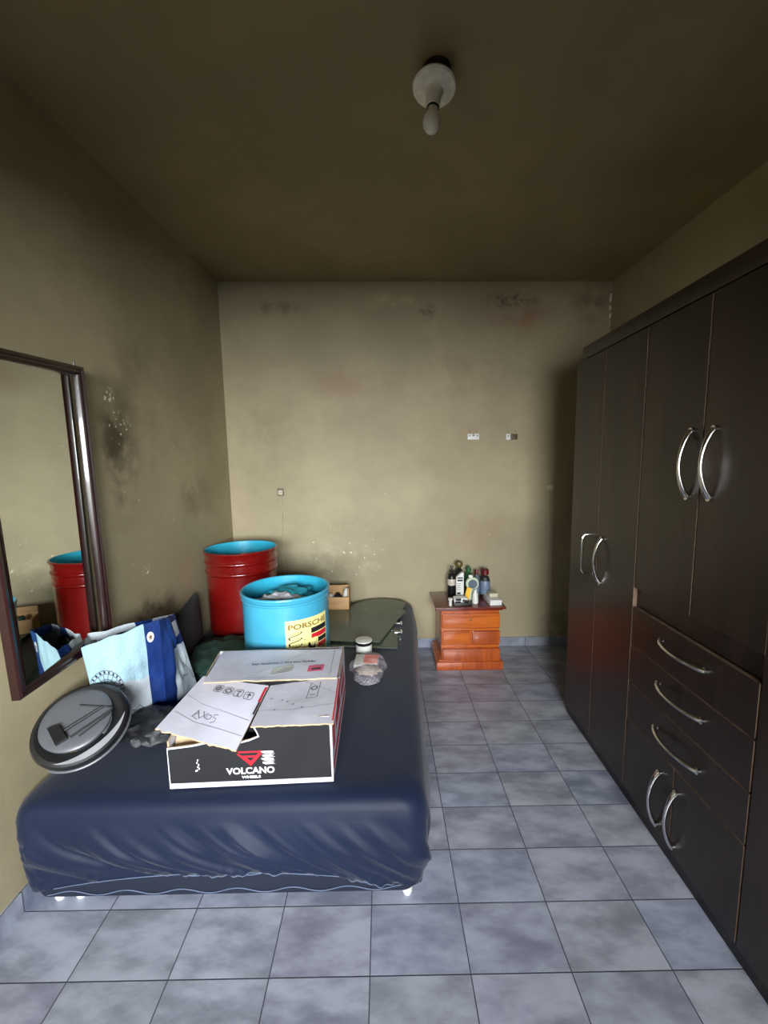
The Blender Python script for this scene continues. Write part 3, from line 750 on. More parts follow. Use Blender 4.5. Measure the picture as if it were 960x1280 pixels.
# small open wooden box with bits in it
wz = GZ+.0185
wb = empty('wooden_tray', (-.385, 2.985, wz), 'small open pale wooden box on the glass behind the turquoise drum', 'box')
b = MB(); x0, x1, y0, y1 = -.51, -.262, 2.93, 3.05
b.box(((x0+x1)/2, y0+.004, wz+.046), (x1-x0, .008, .092), bevel=.001); b.box(((x0+x1)/2, (y0+y1)/2, wz+.004), (x1-x0-.002, y1-y0-.002, .008))
b.box((x0+.004, (y0+y1)/2, wz+.05), (.008, y1-y0-.018, .09)); b.build('tray_body', M['wood'], wb)
b = MB(); b.box(((x0+x1)/2, y1-.004, wz+.075), (x1-x0, .008, .15), bevel=.001); b.build('tray_back', M['wood'], wb)
b = MB(); b.box((x1-.004, (y0+y1)/2, wz+.075), (.008, y1-y0-.018, .15), bevel=.001); b.build('tray_side', M['wood'], wb)
b = MB(); b.lathe([(0, 0), (.018, 0), (.020, .004), (.020, .11), (.012, .122), (.012, .135), (0, .136)], (-.300, 2.985, wz+.010), 20, R=Matrix.Rotation(.12, 3, 'Y')); tag(b.build('white_tube', M['white']), 'white tube standing at the right end of the small wooden box', 'tube')
b = MB(); b.blob((-.345, 2.975, wz+.06), (.03, .03, .05), .15, 2, None, 2, wz+.009, 3); tag(b.build('black_part', M['black']), 'black rounded part inside the small wooden box', 'part')  # unidentified black lump among the bits in the box
b = MB(); b.blob((-.40, 2.985, wz+.06), (.025, .035, .045), .2, 2, None, 6, wz+.009, 3); tag(b.build('white_packet', M['white']), 'white packet in the middle of the small wooden box', 'packet')
b = MB(); b.lathe([(0, 0), (.016, 0), (.016, .09), (.010, .10), (0, .10)], (-.445, 2.98, wz+.010), 16); tag(b.build('green_tube', M['green']), 'dark green tube in the small wooden box near the drum', 'tube')
# jar
jp = at(455, 811, z=TOP+.006); jp.y = 2.275; jp.x = at(455, 811, y=2.275).x
jar = empty('jar', jp, 'white plastic jar with black-edged lid on the navy sheet', 'jar')
JZ = TOP+.006
b = MB(); b.lathe([(0, 0), (.042, 0), (.046, .004), (.046, .052), (.042, .056), (0, .056)], (jp.x, jp.y, JZ), 40); b.build('jar_body', M['white'], jar)
b = MB(); b.lathe([(.0, .057), (.047, .057), (.0485, .060), (.0485, .074)], (jp.x, jp.y, JZ), 40); b.build('lid_band', M['black'], jar)
b = MB(); b.lathe([(.0485, .0745), (.0475, .079), (.044, .080), (0, .080)], (jp.x, jp.y, JZ), 40); b.build('lid_top', M['white'], jar)
# clear bag with a packet
b = MB()
def bagfn(cx, cy, dx, dy, h, sd):
    def fn(u, v):
        a = 2*PI*u; r_ = math.sin(PI*min(.999, max(.001, v*.5))) if v < 1 else 1
        k = 1+.16*noise.noise(Vector((math.cos(a)*2, math.sin(a)*2, sd)))
        x = cx+dx*k*math.cos(a)*math.sin(PI*v/2)*(1.0 if math.sin(a) > 0 else .85); y = cy+dy*k*math.sin(a)*math.sin(PI*v/2)
        z = JZ+.003+h*(math.cos(PI*v/2)**.7)*(1+.35*noise.noise(Vector((x*14, y*14, sd))))+.008*abs(noise.noise(Vector((x*26+y*10, y*18, sd))))
        return (x, y, z)
    return fn
b.grid(bagfn(-.092, 2.065, .100, .150, .058, 1.), 48, 20)
tag(b.build('plastic_bag', M['clearbag'], smooth=60), 'small clear plastic bag on the navy sheet in front of the white jar', 'plastic bag')
pk = empty('packet', (-.10, 2.10, JZ), 'white and orange packet inside the clear plastic bag', 'packet')
Rk = Matrix.Rotation(-.1, 3, 'Z') @ Matrix.Rotation(.12, 3, 'X')
b = MB(); b.box((-.105, 2.125, JZ+.022), (.125, .10, .024), None, Rk, .004); b.build('packet_body', M['white'], pk)
b = MB(); b.box((-.080, 2.128, JZ+.0352), (.075, .075, .002), None, Rk); o = b.build('packet_label', mat('orange_red_label', S(230, 120, 95), .5), pk); o['label'] = 'orange label'
b = MB(); b.blob((-.09, 2.04, JZ+.018), (.06, .045, .02), .3, 2.5, None, 8, JZ+.002, 3); tag(b.build('beige_part', mat('dull_beige_plastic', S(160, 145, 125), .6)), 'beige lump at the near end of the clear plastic bag', 'part')
# green cloth, dark cushion
crumple('green_cloth', (-.93, 2.22, TOP+.03), (.17, .22, .07), M['green'], 'dark green cloth bundled between the drums and the raffia bag', 'cloth', 11, .28, 1.8, TOP+.006, 4)
def cushion():
    b = MB(); A = (1.93, 2.50)
    def fn(u, v):
        # u around, v along the length
        a = 2*PI*u; y = A[0]+(A[1]-A[0])*v; hh = .10+.20*v; th = .06*(math.sin(PI*min(.98, max(.02, v)))**.35)
        cx = wx(y)+.055+.035*(1-v); ca, sa = math.cos(a), math.sin(a)
        x = cx+th*abs(ca)**.7*(1 if ca > 0 else -1); z = TOP+.008+hh/2+hh/2*abs(sa)**.8*(1 if sa > 0 else -1)
        return (x-.04*(z-TOP-.1), y, z)
    b.grid(fn, 40, 24); bmesh.ops.remove_doubles(b.bm, verts=b.bm.verts[:], dist=.0005)
    bmesh.ops.holes_fill(b.bm, edges=[e for e in b.bm.edges if e.is_boundary])
    return b.build('seat_cushion', M['darkgrey'], smooth=50)
tag(cushion(), 'dark grey sloping cushion against the left wall beside the red drum', 'cushion')
crumple('bin_bag', (-.945, 1.60, TOP+.03), (.13, .10, .065), M['smoke'], 'flat black plastic bag between the round disc and the carton', 'bag', 13, .3, 2.2, TOP+.006, 4)

# raffia shopping bag
bagE = Vector((-.985, 1.745, TOP+.008)); bagF = Vector((-1.165, 1.585, TOP+.008)); bagD = Vector((-.945, 1.96, TOP+.008)); bagG = Vector((-1.165, 1.80, TOP+.008))
tB = at(199, 774, y=1.70); tC = at(218, 767, y=1.86); tA = at(101, 810, y=1.46); tG = at(109, 792, y=1.56)
sb = empty('shopping_bag', (-1.08, 1.82, TOP+.008), 'white and blue woven raffia shopping bag against the left wall', 'bag')
def panel(P0, P1, P2, P3, seed, amp=.03, sag=.0):
    n = (P1-P0).cross(P3-P0).normalized()
    def fn(u, v, o=0.):
        p = bil(P0, P1, P2, P3, u, v)
        w = math.sin(PI*u)*math.sin(PI*min(1, v*.9+.05)); d = amp*noise.noise(Vector((u*2.4, v*2.2, seed)))+amp*.5*noise.noise(Vector((u*6, v*6, seed+3)))
        return p+n*(d*w+.012*math.sin(PI*u)*math.sin(PI*v)+o)+Vector((0, 0, -sag*math.sin(PI*u)*v**6))+(P3-P0)*(.03*noise.noise(Vector((u*4+P0.x*3, P0.y*3, 1)))*v**3*min(1, 6*u, 6*(1-u)))
    return fn
fr = panel(bagF, bagE, tB, tA, 1.3); sd = panel(bagE, bagD, tC, tB, 4.4); bk = panel(bagD, bagG, tG, tC, 6.1, sag=.0); lf = panel(bagG, bagF, tA, tG, 8.2)
b = MB()
b.grid(lambda u, v: fr(u, v), 40, 40, mf=lambda u, v: M['bagblue'] if u > .78+.0*v else (M['bagcyan'] if v > .50+.06*math.sin(6*u) else M['bagwhite']))
fpan = b.build('front_panel', None, sb, 50)
b = MB()
b.grid(lambda u, v: sd(u, v), 24, 40, mf=lambda u, v: M['bagblue'] if (u < .35 or v > .62) else M['bagwhite'])
gus = b.build('side_gusset', None, sb, 50)
b = MB(); b.grid(lambda u, v: bk(u, v), 24, 40, mf=lambda u, v: M['bagblue'] if .3 < u < .5 else M['bagwhite']); b.build('back_panel', None, sb, 50)
b = MB(); b.grid(lambda u, v: lf(u, v), 20, 40, mf=lambda u, v: M['bagblue'] if u > .55 and v > .2 else M['bagwhite']); b.build('side_gusset', None, sb, 50)
b = MB(); b.face([bagF+Vector((0, 0, .002)), bagE+Vector((0, 0, .002)), bagD+Vector((0, 0, .002)), bagG+Vector((0, 0, .002))]); b.build('bag_base', M['bagwhite'], sb, None)
b = MB(); b.grid(lambda u, v: bil(tA, tB, tC, tG, .14+.72*u, .14+.72*v)+Vector((0, 0, -.030-.05*math.sin(PI*u)*math.sin(PI*v)+.03*noise.noise(Vector((u*5, v*5, 2))))), 16, 16)
tag(b.build('dark_contents', M['bagin'], smooth=60), 'black contents just visible in the open top of the raffia bag', 'cloth')
pr = MB(); g = lambda x, y: fr(x, y, -.0) + (fr(x, y, 0)-fr(x, y, .0018))*(-1)
# fishing-net medallion and line drawing on the front
c0 = (.17, .47)
def clipn(p): return [(max(.015, x), y) for x, y in p]
for r_ in (.23, .19, .13, .07): stroke(pr, clipn(circ(c0[0], c0[1], r_, 34, -.9, 2.6)), .008, g, M['inkgrey'])
for k in range(11):
    a = -.9+3.3*k/10; stroke(pr, clipn([(c0[0]+.03*math.cos(a), c0[1]+.03*math.sin(a)), (c0[0]+.19*math.cos(a+.15), c0[1]+.19*math.sin(a+.15))]), .007, g, M['inkgrey'])
for k in range(14):
    a = -.85+3.3*k/13; stroke(pr, clipn([(c0[0]+.198*math.cos(a), c0[1]+.198*math.sin(a)), (c0[0]+.222*math.cos(a+.05), c0[1]+.222*math.sin(a+.05))]), .018, g, M['ink'])
stroke(pr, [(.42, .20), (.50, .16), (.58, .19), (.66, .12), (.72, .13), (.76, .06)], .007, g, M['bagblue'])
stroke(pr, [(.38, .13), (.48, .09), (.60, .10), (.70, .04)], .007, g, M['bagblue'])
stroke(pr, [(.02, .56), (.3, .54), (.74, .57)], .004, g, M['inkgrey'])
gs = lambda x, y: sd(x, y, -.0) + (sd(x, y, 0)-sd(x, y, .0018))*(-1)
pr.build('line_drawing', None, fpan, None); pr = MB()
pts = circ(.85, .86, .052, 20)[:-1]; add_flat(pr, [Vector((x*1., y, 0)) for x, y in pts], [list(range(len(pts)))], lambda x, y: fr(x, y, .004), M['inkwhite'])
star = [(.85+(.036 if k % 2 == 0 else .014)*math.cos(PI/2+k*PI/5), .86+(.036 if k % 2 == 0 else .014)*math.sin(PI/2+k*PI/5)) for k in range(10)]
add_flat(pr, [Vector((x, y, 0)) for x, y in star], [list(range(10))], lambda x, y: fr(x, y, .0055), M['gold'])
pr.build('star_badge', None, fpan, None); pr = MB()
add_flat(pr, [Vector(q+(0,)) for q in ((.52, .76), (.90, .76), (.90, .93), (.52, .93))], [[0, 1, 2, 3]], lambda x, y: sd(x, y, .004), M['inkwhite'])
stroke(pr, [(.56, .79), (.66, .87), (.72, .82), (.80, .90), (.86, .80)], .018, lambda x, y: sd(x, y, .0055), M['bagblue'])
stroke(pr, [(.45, .50), (.55, .56), (.7, .40), (.85, .30), (.95, .12)], .012, lambda x, y: sd(x, y, .003), M['inkgrey'])
stroke(pr, [(.5, .10), (.6, .25), (.75, .22), (.9, .45)], .012, lambda x, y: sd(x, y, .003), M['inkgrey'])
pr.build('side_print', None, gus, None)

# round grey disc leaning by the wall
dc = at(102, 905, y=1.395); nd = Vector((.14, -.52, .83)).normalized()
RD = nd.to_track_quat('Z', 'Y').to_matrix()
dk = empty('wheel_cover', dc, 'round grey plastic wheel cover with black rim lying near the left wall', 'wheel cover')
b = MB(); b.lathe([(.095, -.030), (.135, -.028), (.148, -.015), (.151, .0), (.146, .012), (.134, .017), (.118, .012), (.100, .004), (.092, -.010)], dc, 64, R=RD); b.build('outer_rim', M['discdark'], dk, 40)
_ax = (RT-nd*RT.dot(nd)).normalized(); _ay = nd.cross(_ax)
b = MB(); b.lathe([(.112, .004), (.112, .013), (.104, .019), (.085, .021), (.05, .020), (0, .018)], dc-_ax*.020+_ay*.010, 64, R=RD); b.build('centre_disc', M['discgrey'], dk, 40)
b = MB()
def dp(x, y, z): return dc+RD @ Vector((x, y, z))
ax = RD.inverted() @ (RT-nd*RT.dot(nd)).normalized(); ax.z = 0; ax.normalize(); ay = Vector((-ax.y, ax.x, 0))
def d2(u, v, z): q = ax*u+ay*v; return dp(q.x, q.y, z)
for (p, q, w_) in (((-.055, -.06), (.05, .055), .006), ((.0, -.055), (.085, .045), .004), ((.025, -.05), (.09, .038), .003)):
    b.tube([d2(p[0]+(q[0]-p[0])*t/6, p[1]+(q[1]-p[1])*t/6, .023) for t in range(7)], w_, 8)
b.tube([d2(-.03+.11*t/6, .056, .022) for t in range(7)], .003, 8)
b.build('ridge', M['dark'], dk)
b = MB(); pp = [d2(-.085, -.035, .018), d2(-.055, -.020, .018), d2(-.005, -.060, .018), d2(-.030, -.085, .018)]; b.prism(pp, nd*.018); b.build('latch_block', M['black'], dk)
b = MB(); L_ = []
for q in range(-95, 21, 5):
    a = math.radians(q); k = math.sin(PI*(q+95)/115); L_.append((d2(.140*math.cos(a), .140*math.sin(a), .0185), d2((.140-.026*k)*math.cos(a), (.140-.026*k)*math.sin(a), .0155+.003*(1-k))))
for (p, q), (p2, q2) in zip(L_, L_[1:]): b.face([p, p2, q2, q])
bmesh.ops.remove_doubles(b.bm, verts=b.bm.verts[:], dist=.0004)
o = b.build('pale_crescent', mat('rim_highlight_grey', S(150, 152, 156), .25), dk, 60); o['label'] = 'pale highlight crescent painted on the rim'  # pale crescent paints in the highlight of the glossy rim
b = MB(); b.tube([d2(.151*math.cos(a), .151*math.sin(a), -.014) for a in [math.radians(q) for q in range(-100, 40, 5)]], .0045, 8, flat=.8); o = b.build('rim_trim', M['discgrey'], dk); o['label'] = 'pale trim strip along the rim'

# ------------------------------------------------------------------ mirror
mE = Vector((-1.165, 1.46, .84))
psi, psg = math.radians(6.5), math.radians(4.)
dirm = Vector((-math.sin(psi), math.cos(psi), 0)); nm = Vector((math.cos(psi), math.sin(psi), 0))
def mp_(px, py, out=0.):
    """corner of the mirror frame on its plane"""
    P0 = Vector((-1.180, 1.69, 1.)); d = FW+RT*((px-480)/F)-UP*((py-640)/F)
    return EYE+d*((P0-EYE).dot(nm)/d.dot(nm))
TR_, BR_, BLm = mp_(99.5, 459), mp_(137, 795), mp_(20, 876)
TL_ = mp_(-55, 423)
mir = empty('wall_mirror', BLm, 'tall wall mirror in a dark red mahogany frame', 'mirror')
def inset(c, d): # inset the quad c by d metres
    o = []
    for i in range(4):
        a, p, n = c[i-1], c[i], c[(i+1) % 4]; e1 = (a-p).normalized(); e2 = (n-p).normalized(); s = e1.cross(e2).length
        o.append(p+(e1+e2)*(d/s))
    return o
Q = [TL_, TR_, BR_, BLm]
prof = [(0, -.012), (0, .012), (.005, .017), (.012, .017), (.016, .011), (.023, .011), (.027, .014), (.031, .009), (.034, .002), (.034, -.012)]
lv = [[p+nm*h for p in inset(Q, d)] if d else [p+nm*h for p in Q] for d, h in prof]
for i in range(4):
    j = (i+1) % 4; b = MB()
    V = [(b.bm.verts.new(l[i]), b.bm.verts.new(l[j])) for l in lv]
    for k in range(len(V)): a, c = V[k], V[(k+1) % len(V)]; b.bm.faces.new([a[0], a[1], c[1], c[0]])
    b.bm.faces.new([v[0] for v in V]); b.bm.faces.new([v[1] for v in V][::-1])
    b.build('frame_rail', M['frame'], mir, 30)
gi = inset(Q, .033); gc = sum(gi, Vector())/4; Rg = Matrix.Rotation(psg, 3, 'Z')
b = MB(); gp = [gc+Rg @ (p-gc) for p in gi]; b.prism([p-nm*.004 for p in gp], -nm*.003); b.build('mirror_glass', M['mirror'], mir, None)
b = MB(); b.tube([TR_+Vector((0, -.03, .0)), TR_+Vector((0, -.03, .012))], .004, 8); b.build('hanging_nail', M['chrome'], mir)

# ------------------------------------------------------------------ nightstand
ns = empty('nightstand', (.61, 3.03, 0), 'small orange varnished wooden nightstand against the back wall', 'nightstand')
YN = 2.865
NX0, NX1, NZ = .405, .822, .455
b = MB(); b.box(((NX0+NX1)/2, (YN+.02+3.215)/2, .26), (NX1-NX0, 3.215-YN-.02, .385), bevel=.003); b.build('body', M['ns_body'], ns)
b = MB(); b.box((.612, (YN-.012+3.222)/2, NZ+.007), (.505, 3.222-YN+.012, .016), bevel=.004); b.box((.612, (YN+3.215)/2, NZ-.006), (.46, 3.215-YN, .012), bevel=.003); b.build('top', M['ns_top'], ns)
b = MB(); b.box((.608, (YN-.010+3.215)/2, .030), (.482, 3.215-YN+.010, .060), bevel=.004); b.box((.610, (YN+.004+3.215)/2, .066), (.452, 3.215-YN-.004, .012), bevel=.004); b.build('plinth', M['ns_body'], ns)
def nd_(px0, px1, py0, py1, key=None, name='drawer', m=None, seedlabel=None):
    p, q = at(px0, py1, y=YN+.02), at(px1, py0, y=YN+.02)
    b = MB(); b.box(((p.x+q.x)/2, YN+.012, (p.z+q.z)/2), (q.x-p.x, .016, q.z-p.z), bevel=.004)
    b.box(((p.x+q.x)/2, YN+.004, (p.z+q.z)/2), (q.x-p.x-.02, .004, q.z-p.z-.02), bevel=.0015)
    return b.build(name, m or M['ns_front'], ns)
d1 = nd_(553, 624.5, 766, 784.5); d2_ = nd_(553, 586.5, 788, 804.5); d3 = nd_(590, 624.5, 788, 804.5, m=M['ns_body']); d4 = nd_(553, 624.5, 809.5, 828, m=M['ns_body'])
p = at(588.5, 775, y=YN); b = MB(); b.lathe([(0, 0), (.008, .0), (.008, .003), (.003, .004), (.0, .004)], p, 16, R=Matrix.Rotation(PI/2, 3, 'X')); o = b.build('keyhole', M['gold'], d1)
for (px, py) in ((591, 789), (597, 796)):
    p = at(px, py, y=YN); b = MB(); b.lathe([(0, -.002), (.003, 0), (.006, .006), (.005, .010), (0, .012)], p, 14, R=Matrix.Rotation(PI/2, 3, 'X')); b.build('knob' if px > 593 else 'latch_stud', M['offwhite'], d3)
for zz in (786.3, 807):
    p, q = at(550, zz, y=YN+.02), at(624.5, zz, y=YN+.02); b = MB(); b.box(((p.x+q.x)/2, YN+.017, (p.z+q.z)/2), (q.x-p.x-.01, .012, .014), bevel=.003); b.build('rail', M['ns_front'], ns)

# bottles and tools on the nightstand
NT_ = NZ+.0155
def bottle(name, px, y, w, h, prof, body, cap, label, lab=None, capprof=None, cat='bottle', dx=0):
    x = at(px, 745, y=y).x+dx
    e = empty(name, (x, y, NT_), label, cat, 'bottles and tools on the nightstand')
    b = MB(); b.lathe([(r*w, z*h) for r, z in prof], (x, y, NT_), 28); b.build('bottle_body', body, e)
    b = MB(); zc = prof[-1][1]*h; b.lathe([(r*w, zc+.0004+z*h) for r, z in capprof], (x, y, NT_), 24); b.build('cap', cap, e)
    if lab:
        b = MB(); b.lathe([(w*.5+.0008, lab[1]*h), (w*.5+.0014, lab[1]*h+.001), (w*.5+.0014, lab[2]*h-.001), (w*.5+.0008, lab[2]*h)], (x, y, NT_), 28); b.build('bottle_label', lab[0], e)
    return e
P_ = [(0, 0), (.46, 0), (.5, .02), (.5, .62), (.42, .72), (.2, .78), (.2, .82), (0, .82)]
cp = [(0, 0), (.26, 0), (.26, .14), (.22, .17), (0, .17)]
pump = [(0, 0), (.24, 0), (.24, .05), (.10, .06), (.10, .14), (.22, .15), (.20, .18), (0, .18)]
M['lblue'] = mat('grey_blue_label', S(110, 128, 150), .4); M['gcap'] = mat('olive_gold_cap', S(92, 84, 40), .35); M['dred'] = mat('dark_red_cap', S(96, 20, 28), .35)
M['lgreen'] = mat('green_bottle_plastic', S(50, 92, 58), .35); M['pale'] = mat('pale_green_label', S(205, 218, 190), .4); M['greyb'] = mat('grey_bottle_plastic', S(92, 104, 112), .35)
bottle('pump_bottle', 564.5, 3.10, .062, .24, P_, M['black'], M['black'], 'slim black bottle with pump top, leftmost on the nightstand', (M['tape'], .40, .60), pump)
bottle('round_cap_bottle', 573.5, 3.15, .068, .27, P_, M['black'], M['gcap'], 'tallest black bottle with round olive gold cap on the nightstand', None, [(0, 0), (.3, .0), (.42, .04), (.44, .09), (.36, .15), (0, .17)])
bottle('green_spray_bottle', 585.5, 3.15, .066, .235, P_, M['lgreen'], M['lgreen'], 'green bottle with pointed cap behind the round pale label', None, [(0, 0), (.34, 0), (.24, .08), (.08, .16), (0, .17)])
bottle('grey_bottle', 595.5, 3.14, .056, .20, P_, M['greyb'], M['dred'], 'grey bottle with small red cap, left of the dark red capped one', (M['lblue'], .15, .5), cp)
bottle('red_cap_bottle', 606, 3.09, .072, .215, P_, M['dark'], M['dred'], 'dark bottle with dark red cap and grey blue label', (M['lblue'], .12, .60), [(0, 0), (.40, .0), (.38, .16), (.30, .19), (0, .19)])
# upright white printed box
e = empty('printed_box', (at(574, 745, y=3.04).x, 3.04, NT_), 'tall narrow white printed box in front of the round cap bottle', 'box', 'bottles and tools on the nightstand')
x = e.location.x; b = MB(); b.prism([(x-.026, 3.02, NT_), (x+.030, 3.02, NT_), (x+.030, 3.02, NT_+.205), (x+.020, 3.02, NT_+.215), (x-.026, 3.02, NT_+.175)], (0, .03, 0)); b.build('box_body', M['white'], e, None)
b = MB()
for k, (z0, z1) in enumerate(((.165, .175), (.145, .158), (.125, .128), (.110, .113), (.095, .098), (.080, .083), (.045, .060))): b.box((x+.002-(.01 if k > 1 else 0), 3.0185, NT_+(z0+z1)/2), (.040 if k < 2 else .026, .0015, z1-z0))
b.build('box_print', M['ink'], e, None)
# round pale bottle (flat oval)
e = empty('oval_bottle', (at(590, 745, y=3.02).x, 3.02, NT_), 'pale round-bodied bottle with oval label, centre of the nightstand', 'bottle', 'bottles and tools on the nightstand')
x = e.location.x; b = MB(); RY = Matrix.Rotation(PI/2, 3, 'X')
b.lathe([(0, .020), (.040, .018), (.048, .010), (.048, -.010), (.040, -.018), (0, -.020)], (x, 3.02, NT_+.128), 32, R=RY); b.box((x, 3.02, NT_+.045), (.070, .030, .09), bevel=.006); b.build('bottle_body', M['pale'], e)
b = MB(); b.lathe([(0, .0212), (.034, .0212), (.034, .0202), (0, .0202)], (x, 3.02, NT_+.128), 32, R=RY); b.build('bottle_label', M['greyb'], e)
b = MB(); b.box((x-.012, 3.02, NT_+.183), (.03, .02, .018), bevel=.004); b.build('cap', M['white'], e)
# yellow tool, white cylinder
e = empty('yellow_scraper', (at(584, 748, y=2.975).x, 2.975, NT_), 'slanted yellow plastic scraper leaning in front of the bottles', 'tool')
x = e.location.x; b = MB(); b.prism([(x-.030, 2.975, NT_), (x+.006, 2.975, NT_), (x+.032, 2.985, NT_+.10), (x+.002, 2.985, NT_+.105)], (0, .012, 0)); b.build('blade_holder', M['yplastic'], e)
b = MB(); b.prism([(x-.032, 2.972, NT_), (x-.002, 2.972, NT_), (x+.004, 2.975, NT_+.022), (x-.024, 2.975, NT_+.026)], (0, .003, 0)); b.build('blade', M['chrome'], e)
b = MB(); x = at(594, 750, y=2.945).x; b.lathe([(0, 0), (.020, 0), (.023, .004), (.019, .075), (.010, .09), (.010, .102), (0, .103)], (x, 2.945, NT_), 24); tag(b.build('white_tube', M['white']), 'white tube standing beside the yellow scraper', 'tube')
# black and white gadget
e = empty('handheld_gadget', (at(577, 755, y=2.92).x, 2.92, NT_), 'flat black and white gadget at the front of the nightstand', 'gadget')
x = e.location.x; b = MB(); b.box((x+.004, 2.925, NT_+.010), (.135, .075, .020), bevel=.006); b.build('gadget_base', M['black'], e)
b = MB(); b.box((x-.008, 2.93, NT_+.038), (.10, .055, .034), None, Matrix.Rotation(.1, 3, 'X'), .010); b.build('gadget_shell', M['white'], e)
for (dx, dz, w_, h_) in ((-.028, .052, .040, .016), (-.030, .034, .038, .014), (.026, .040, .045, .020)):
    b = MB(); b.box((x+dx, 2.902, NT_+dz-.008), (w_, .012, h_), None, Matrix.Rotation(.25 if dx > 0 else 0, 3, 'Y'), .004); b.build('black_grip', M['black'], e)
b = MB(); x = at(563, 757, y=2.905).x; b.lathe([(0, 0), (.010, 0), (.011, .003), (.011, .04), (.017, .044), (.017, .055), (0, .056)], (x, 2.905, NT_), 20); tag(b.build('small_white_bottle', M['white']), 'tiny white capped bottle at the front left of the nightstand', 'bottle')
# white cardboard boxes
x = at(615, 748, y=2.96).x; b = MB(); b.box((x+.006, 2.975, NT_+.019), (.085, .17, .038), None, Matrix.Rotation(.06, 3, 'Z'), .002); tag(b.build('white_box', M['white']), 'flat white cardboard box at the right of the nightstand', 'box', 'white boxes on the nightstand')
b = MB(); b.box((x+.012, 3.00, NT_+.052), (.062, .08, .026), None, Matrix.Rotation(.02, 3, 'Z'), .002); tag(b.build('white_box', M['offwhite']), 'smaller cream box lying on the flat white box', 'box', 'white boxes on the nightstand')

# ------------------------------------------------------------------ fittings on the back wall
def plate(px, py, label, brown_half=False):
    p = at(px, py, y=YB); e = empty('junction_plate', (p.x, YB-.002, p.z), label, 'wall bracket', 'bracket plates high on the back wall')
    b = MB(); b.box((p.x+(-.026 if brown_half else 0), YB-.005, p.z), (.034 if brown_half else .088, .008, .044), bevel=.002)
    if not brown_half: b.box((p.x, YB-.011, p.z-.014), (.05, .006, .010), bevel=.001)
    b.build('plate', M['white'], e)
    if brown_half: b = MB(); b.box((p.x+.018, YB-.006, p.z), (.052, .010, .044), bevel=.004); b.box((p.x+.018, YB-.013, p.z), (.03, .006, .024), bevel=.002); b.build('brown_half', mat('brown_plastic', S(92, 72, 44), .5), e)
    for dx, dz in ((-.030, .006), (.030, .006)):
        b = MB(); b.lathe([(0, 0), (.005, 0), (.005, .003), (0, .003)], (p.x+dx, YB-.0095, p.z+dz), 12, R=Matrix.Rotation(PI/2, 3, 'X')); b.build('screw', M['dark'], e)
    for dx, dz in ((-.028, .042), (.026, .042)):
        b = MB(); b.lathe([(0, 0), (.004, 0), (.004, .002), (0, .002)], (p.x+dx, YB+.0005, p.z+dz), 10, R=Matrix.Rotation(PI/2, 3, 'X')); b.build('screw_hole', M['dark'], e)
    b = MB(); b.prism([(p.x-.010, YB-.0105, p.z+.006), (p.x+.010, YB-.0105, p.z+.006), (p.x, YB-.0105, p.z+.020)], (0, .001, 0)); b.build('slot', M['dark'], e)
plate(591.5, 546, 'white bracket plate on the back wall, left of the pair')
plate(639.5, 546, 'half white half brown bracket plate on the back wall, right of the pair', True)
p = at(351, 615, y=YB)
e = empty('wall_socket', (p.x, YB, p.z), 'small old socket with cable above the red drum on the back wall', 'socket')
b = MB(); b.box((p.x, YB-.007, p.z), (.048, .014, .056), bevel=.004); b.build('socket_rim', mat('brown_grimy_plastic', S(92, 84, 60), .5), e)
b = MB(); b.box((p.x, YB-.017, p.z-.003), (.034, .008, .036), bevel=.002); b.build('socket_face', M['offwhite'], e)
for dx in (-.008, .008):
    b = MB(); b.lathe([(0, 0), (.003, 0), (.003, .001), (0, .001)], (p.x+dx, YB-.0212, p.z), 10, R=Matrix.Rotation(PI/2, 3, 'X')); b.build('socket_hole', M['dark'], e)
b = MB(); q = at(354, 690, y=YB); pts = [(p.x+(q.x-p.x)*t+.006*math.sin(t*9), YB-.005, p.z-.03-(p.z-.03-.45)*t) for t in [i/24 for i in range(25)]]; b.tube(pts, .0035, 8); b.build('cable', M['wire'], e)
p = at(687, 609, y=YB)
e = empty('cable_outlet', (p.x, YB, p.z), 'round aged white cable outlet beside the wardrobe on the back wall', 'outlet')
b = MB(); b.lathe([(0, .020), (.018, .020), (.026, .012), (.028, 0), (0, 0)], (p.x, YB, p.z), 24, R=Matrix.Rotation(PI/2, 3, 'X')); b.build('outlet_cover', M['offwhite'], e)
pts = [(p.x-.004+.008*math.sin(t*5), YB-.005, p.z-.026-(p.z-.03-.25)*t) for t in [i/24 for i in range(25)]]; b = MB(); b.tube(pts, .0035, 8); b.build('cable', M['wire'], e)

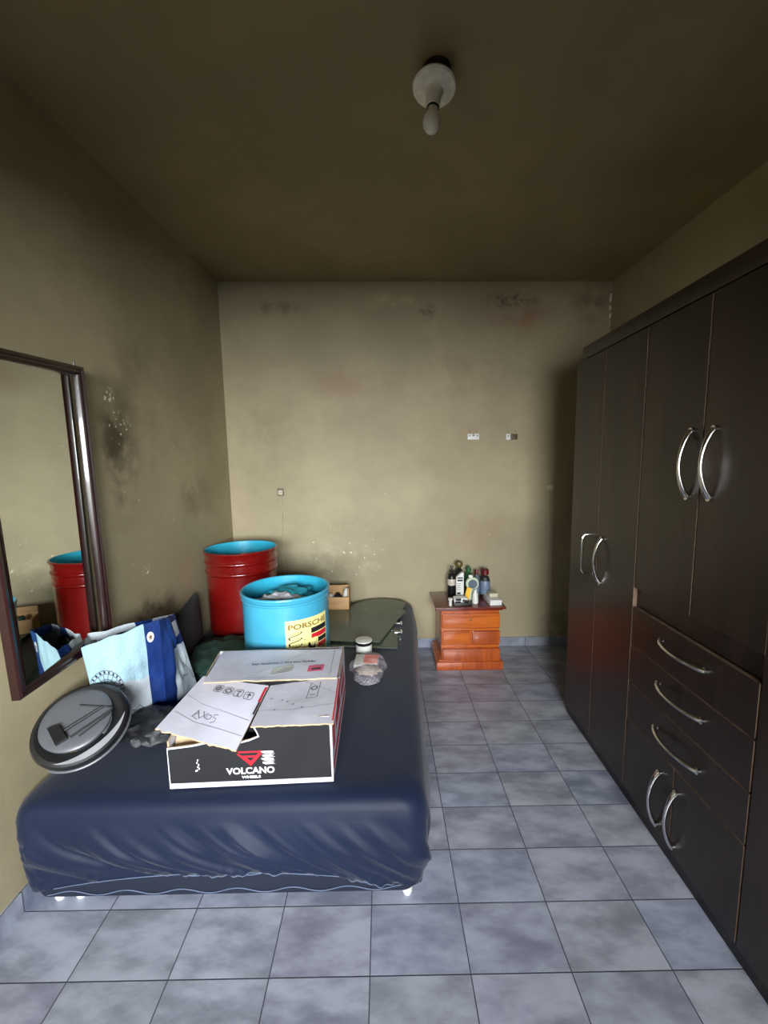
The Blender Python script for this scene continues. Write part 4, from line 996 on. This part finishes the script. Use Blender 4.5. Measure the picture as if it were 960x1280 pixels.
# ------------------------------------------------------------------ ceiling lamp
lp = at(543, 111, z=2.770); lx, ly = lp.x, lp.y; zc = hc(lx)
lamp = empty('ceiling_lamp', (lx, ly, zc), 'bare bulb in a white ceramic ceiling rose', 'lamp')
b = MB(); b.lathe([(0, .0), (.048, .0), (.048, -.036), (.044, -.040), (0, -.040)], (lx+.006, ly-.004, zc), 32); b.build('junction_box', mat('hole_black', S(20, 16, 12), .7), lamp)  # black body standing for the dark box hole above the rose
RL = Matrix.Rotation(math.radians(-7), 3, 'X') @ Matrix.Rotation(math.radians(5), 3, 'Y'); z1 = zc-.046
b = MB(); b.lathe([(0, .004), (.060, .004), (.071, .0), (.074, -.008), (.070, -.014), (.050, -.019), (.032, -.024), (.025, -.034), (.0235, -.072), (.020, -.076), (0, -.076)], (lx, ly, z1), 56, R=RL); b.build('ceramic_rose', M['ceramic'], lamp)
b = MB(); o_ = Vector((lx, ly, z1)); b.lathe([(.018, -.0755), (.0215, -.0765), (.0215, -.0800), (.018, -.081)], o_, 32, R=RL); b.build('socket_ring', M['dark'], lamp)
b = MB(); b.lathe([(.0, -.078), (.0165, -.078), (.0190, -.089), (.026, -.103), (.031, -.118), (.0315, -.130), (.027, -.145), (.016, -.156), (0, -.160)], o_, 40, R=RL); b.build('light_bulb', M['bulb'], lamp)

# ------------------------------------------------------------------ light: daylight through the window behind the camera
def area(name, loc, rot, sx, sy, power, col, spread=180):
    l = bpy.data.lights.new(name, 'AREA'); l.shape = 'RECTANGLE'; l.size = sx; l.size_y = sy; l.energy = power; l.color = col; l.spread = math.radians(spread)
    o = bpy.data.objects.new(name, l); C.objects.link(o); o.location = loc; o.rotation_euler = rot; return o
area('sky_daylight', (1.8, -6.2, 2.75), (math.radians(80), 0, 0), 6.8, 3.6, 2650, (.93, .965, 1.0))
w = bpy.data.worlds.new('World'); bpy.context.scene.world = w; w.use_nodes = True
bg = w.node_tree.nodes['Background']; sky = w.node_tree.nodes.new('ShaderNodeTexSky'); sky.sky_type = 'NISHITA'; sky.sun_disc = False; sky.sun_elevation = math.radians(40); sky.sun_rotation = math.radians(200)
w.node_tree.links.new(sky.outputs[0], bg.inputs[0]); bg.inputs[1].default_value = .18

# ------------------------------------------------------------------ camera
cam = bpy.data.cameras.new('camera'); co = bpy.data.objects.new('camera', cam); C.objects.link(co)
Mx = Matrix((RT, UP, -FW)).transposed().to_4x4(); Mx.translation = EYE; co.matrix_world = Mx
cam.sensor_fit = 'HORIZONTAL'; cam.sensor_width = 36; cam.lens = F/960*36; cam.clip_start = .02
sc_ = bpy.context.scene; sc_.camera = co
vs_ = sc_.view_settings; vs_.view_transform = 'Standard'; vs_.look = 'None'; vs_.exposure = 0.85; vs_.gamma = 1; vs_.use_curve_mapping = False
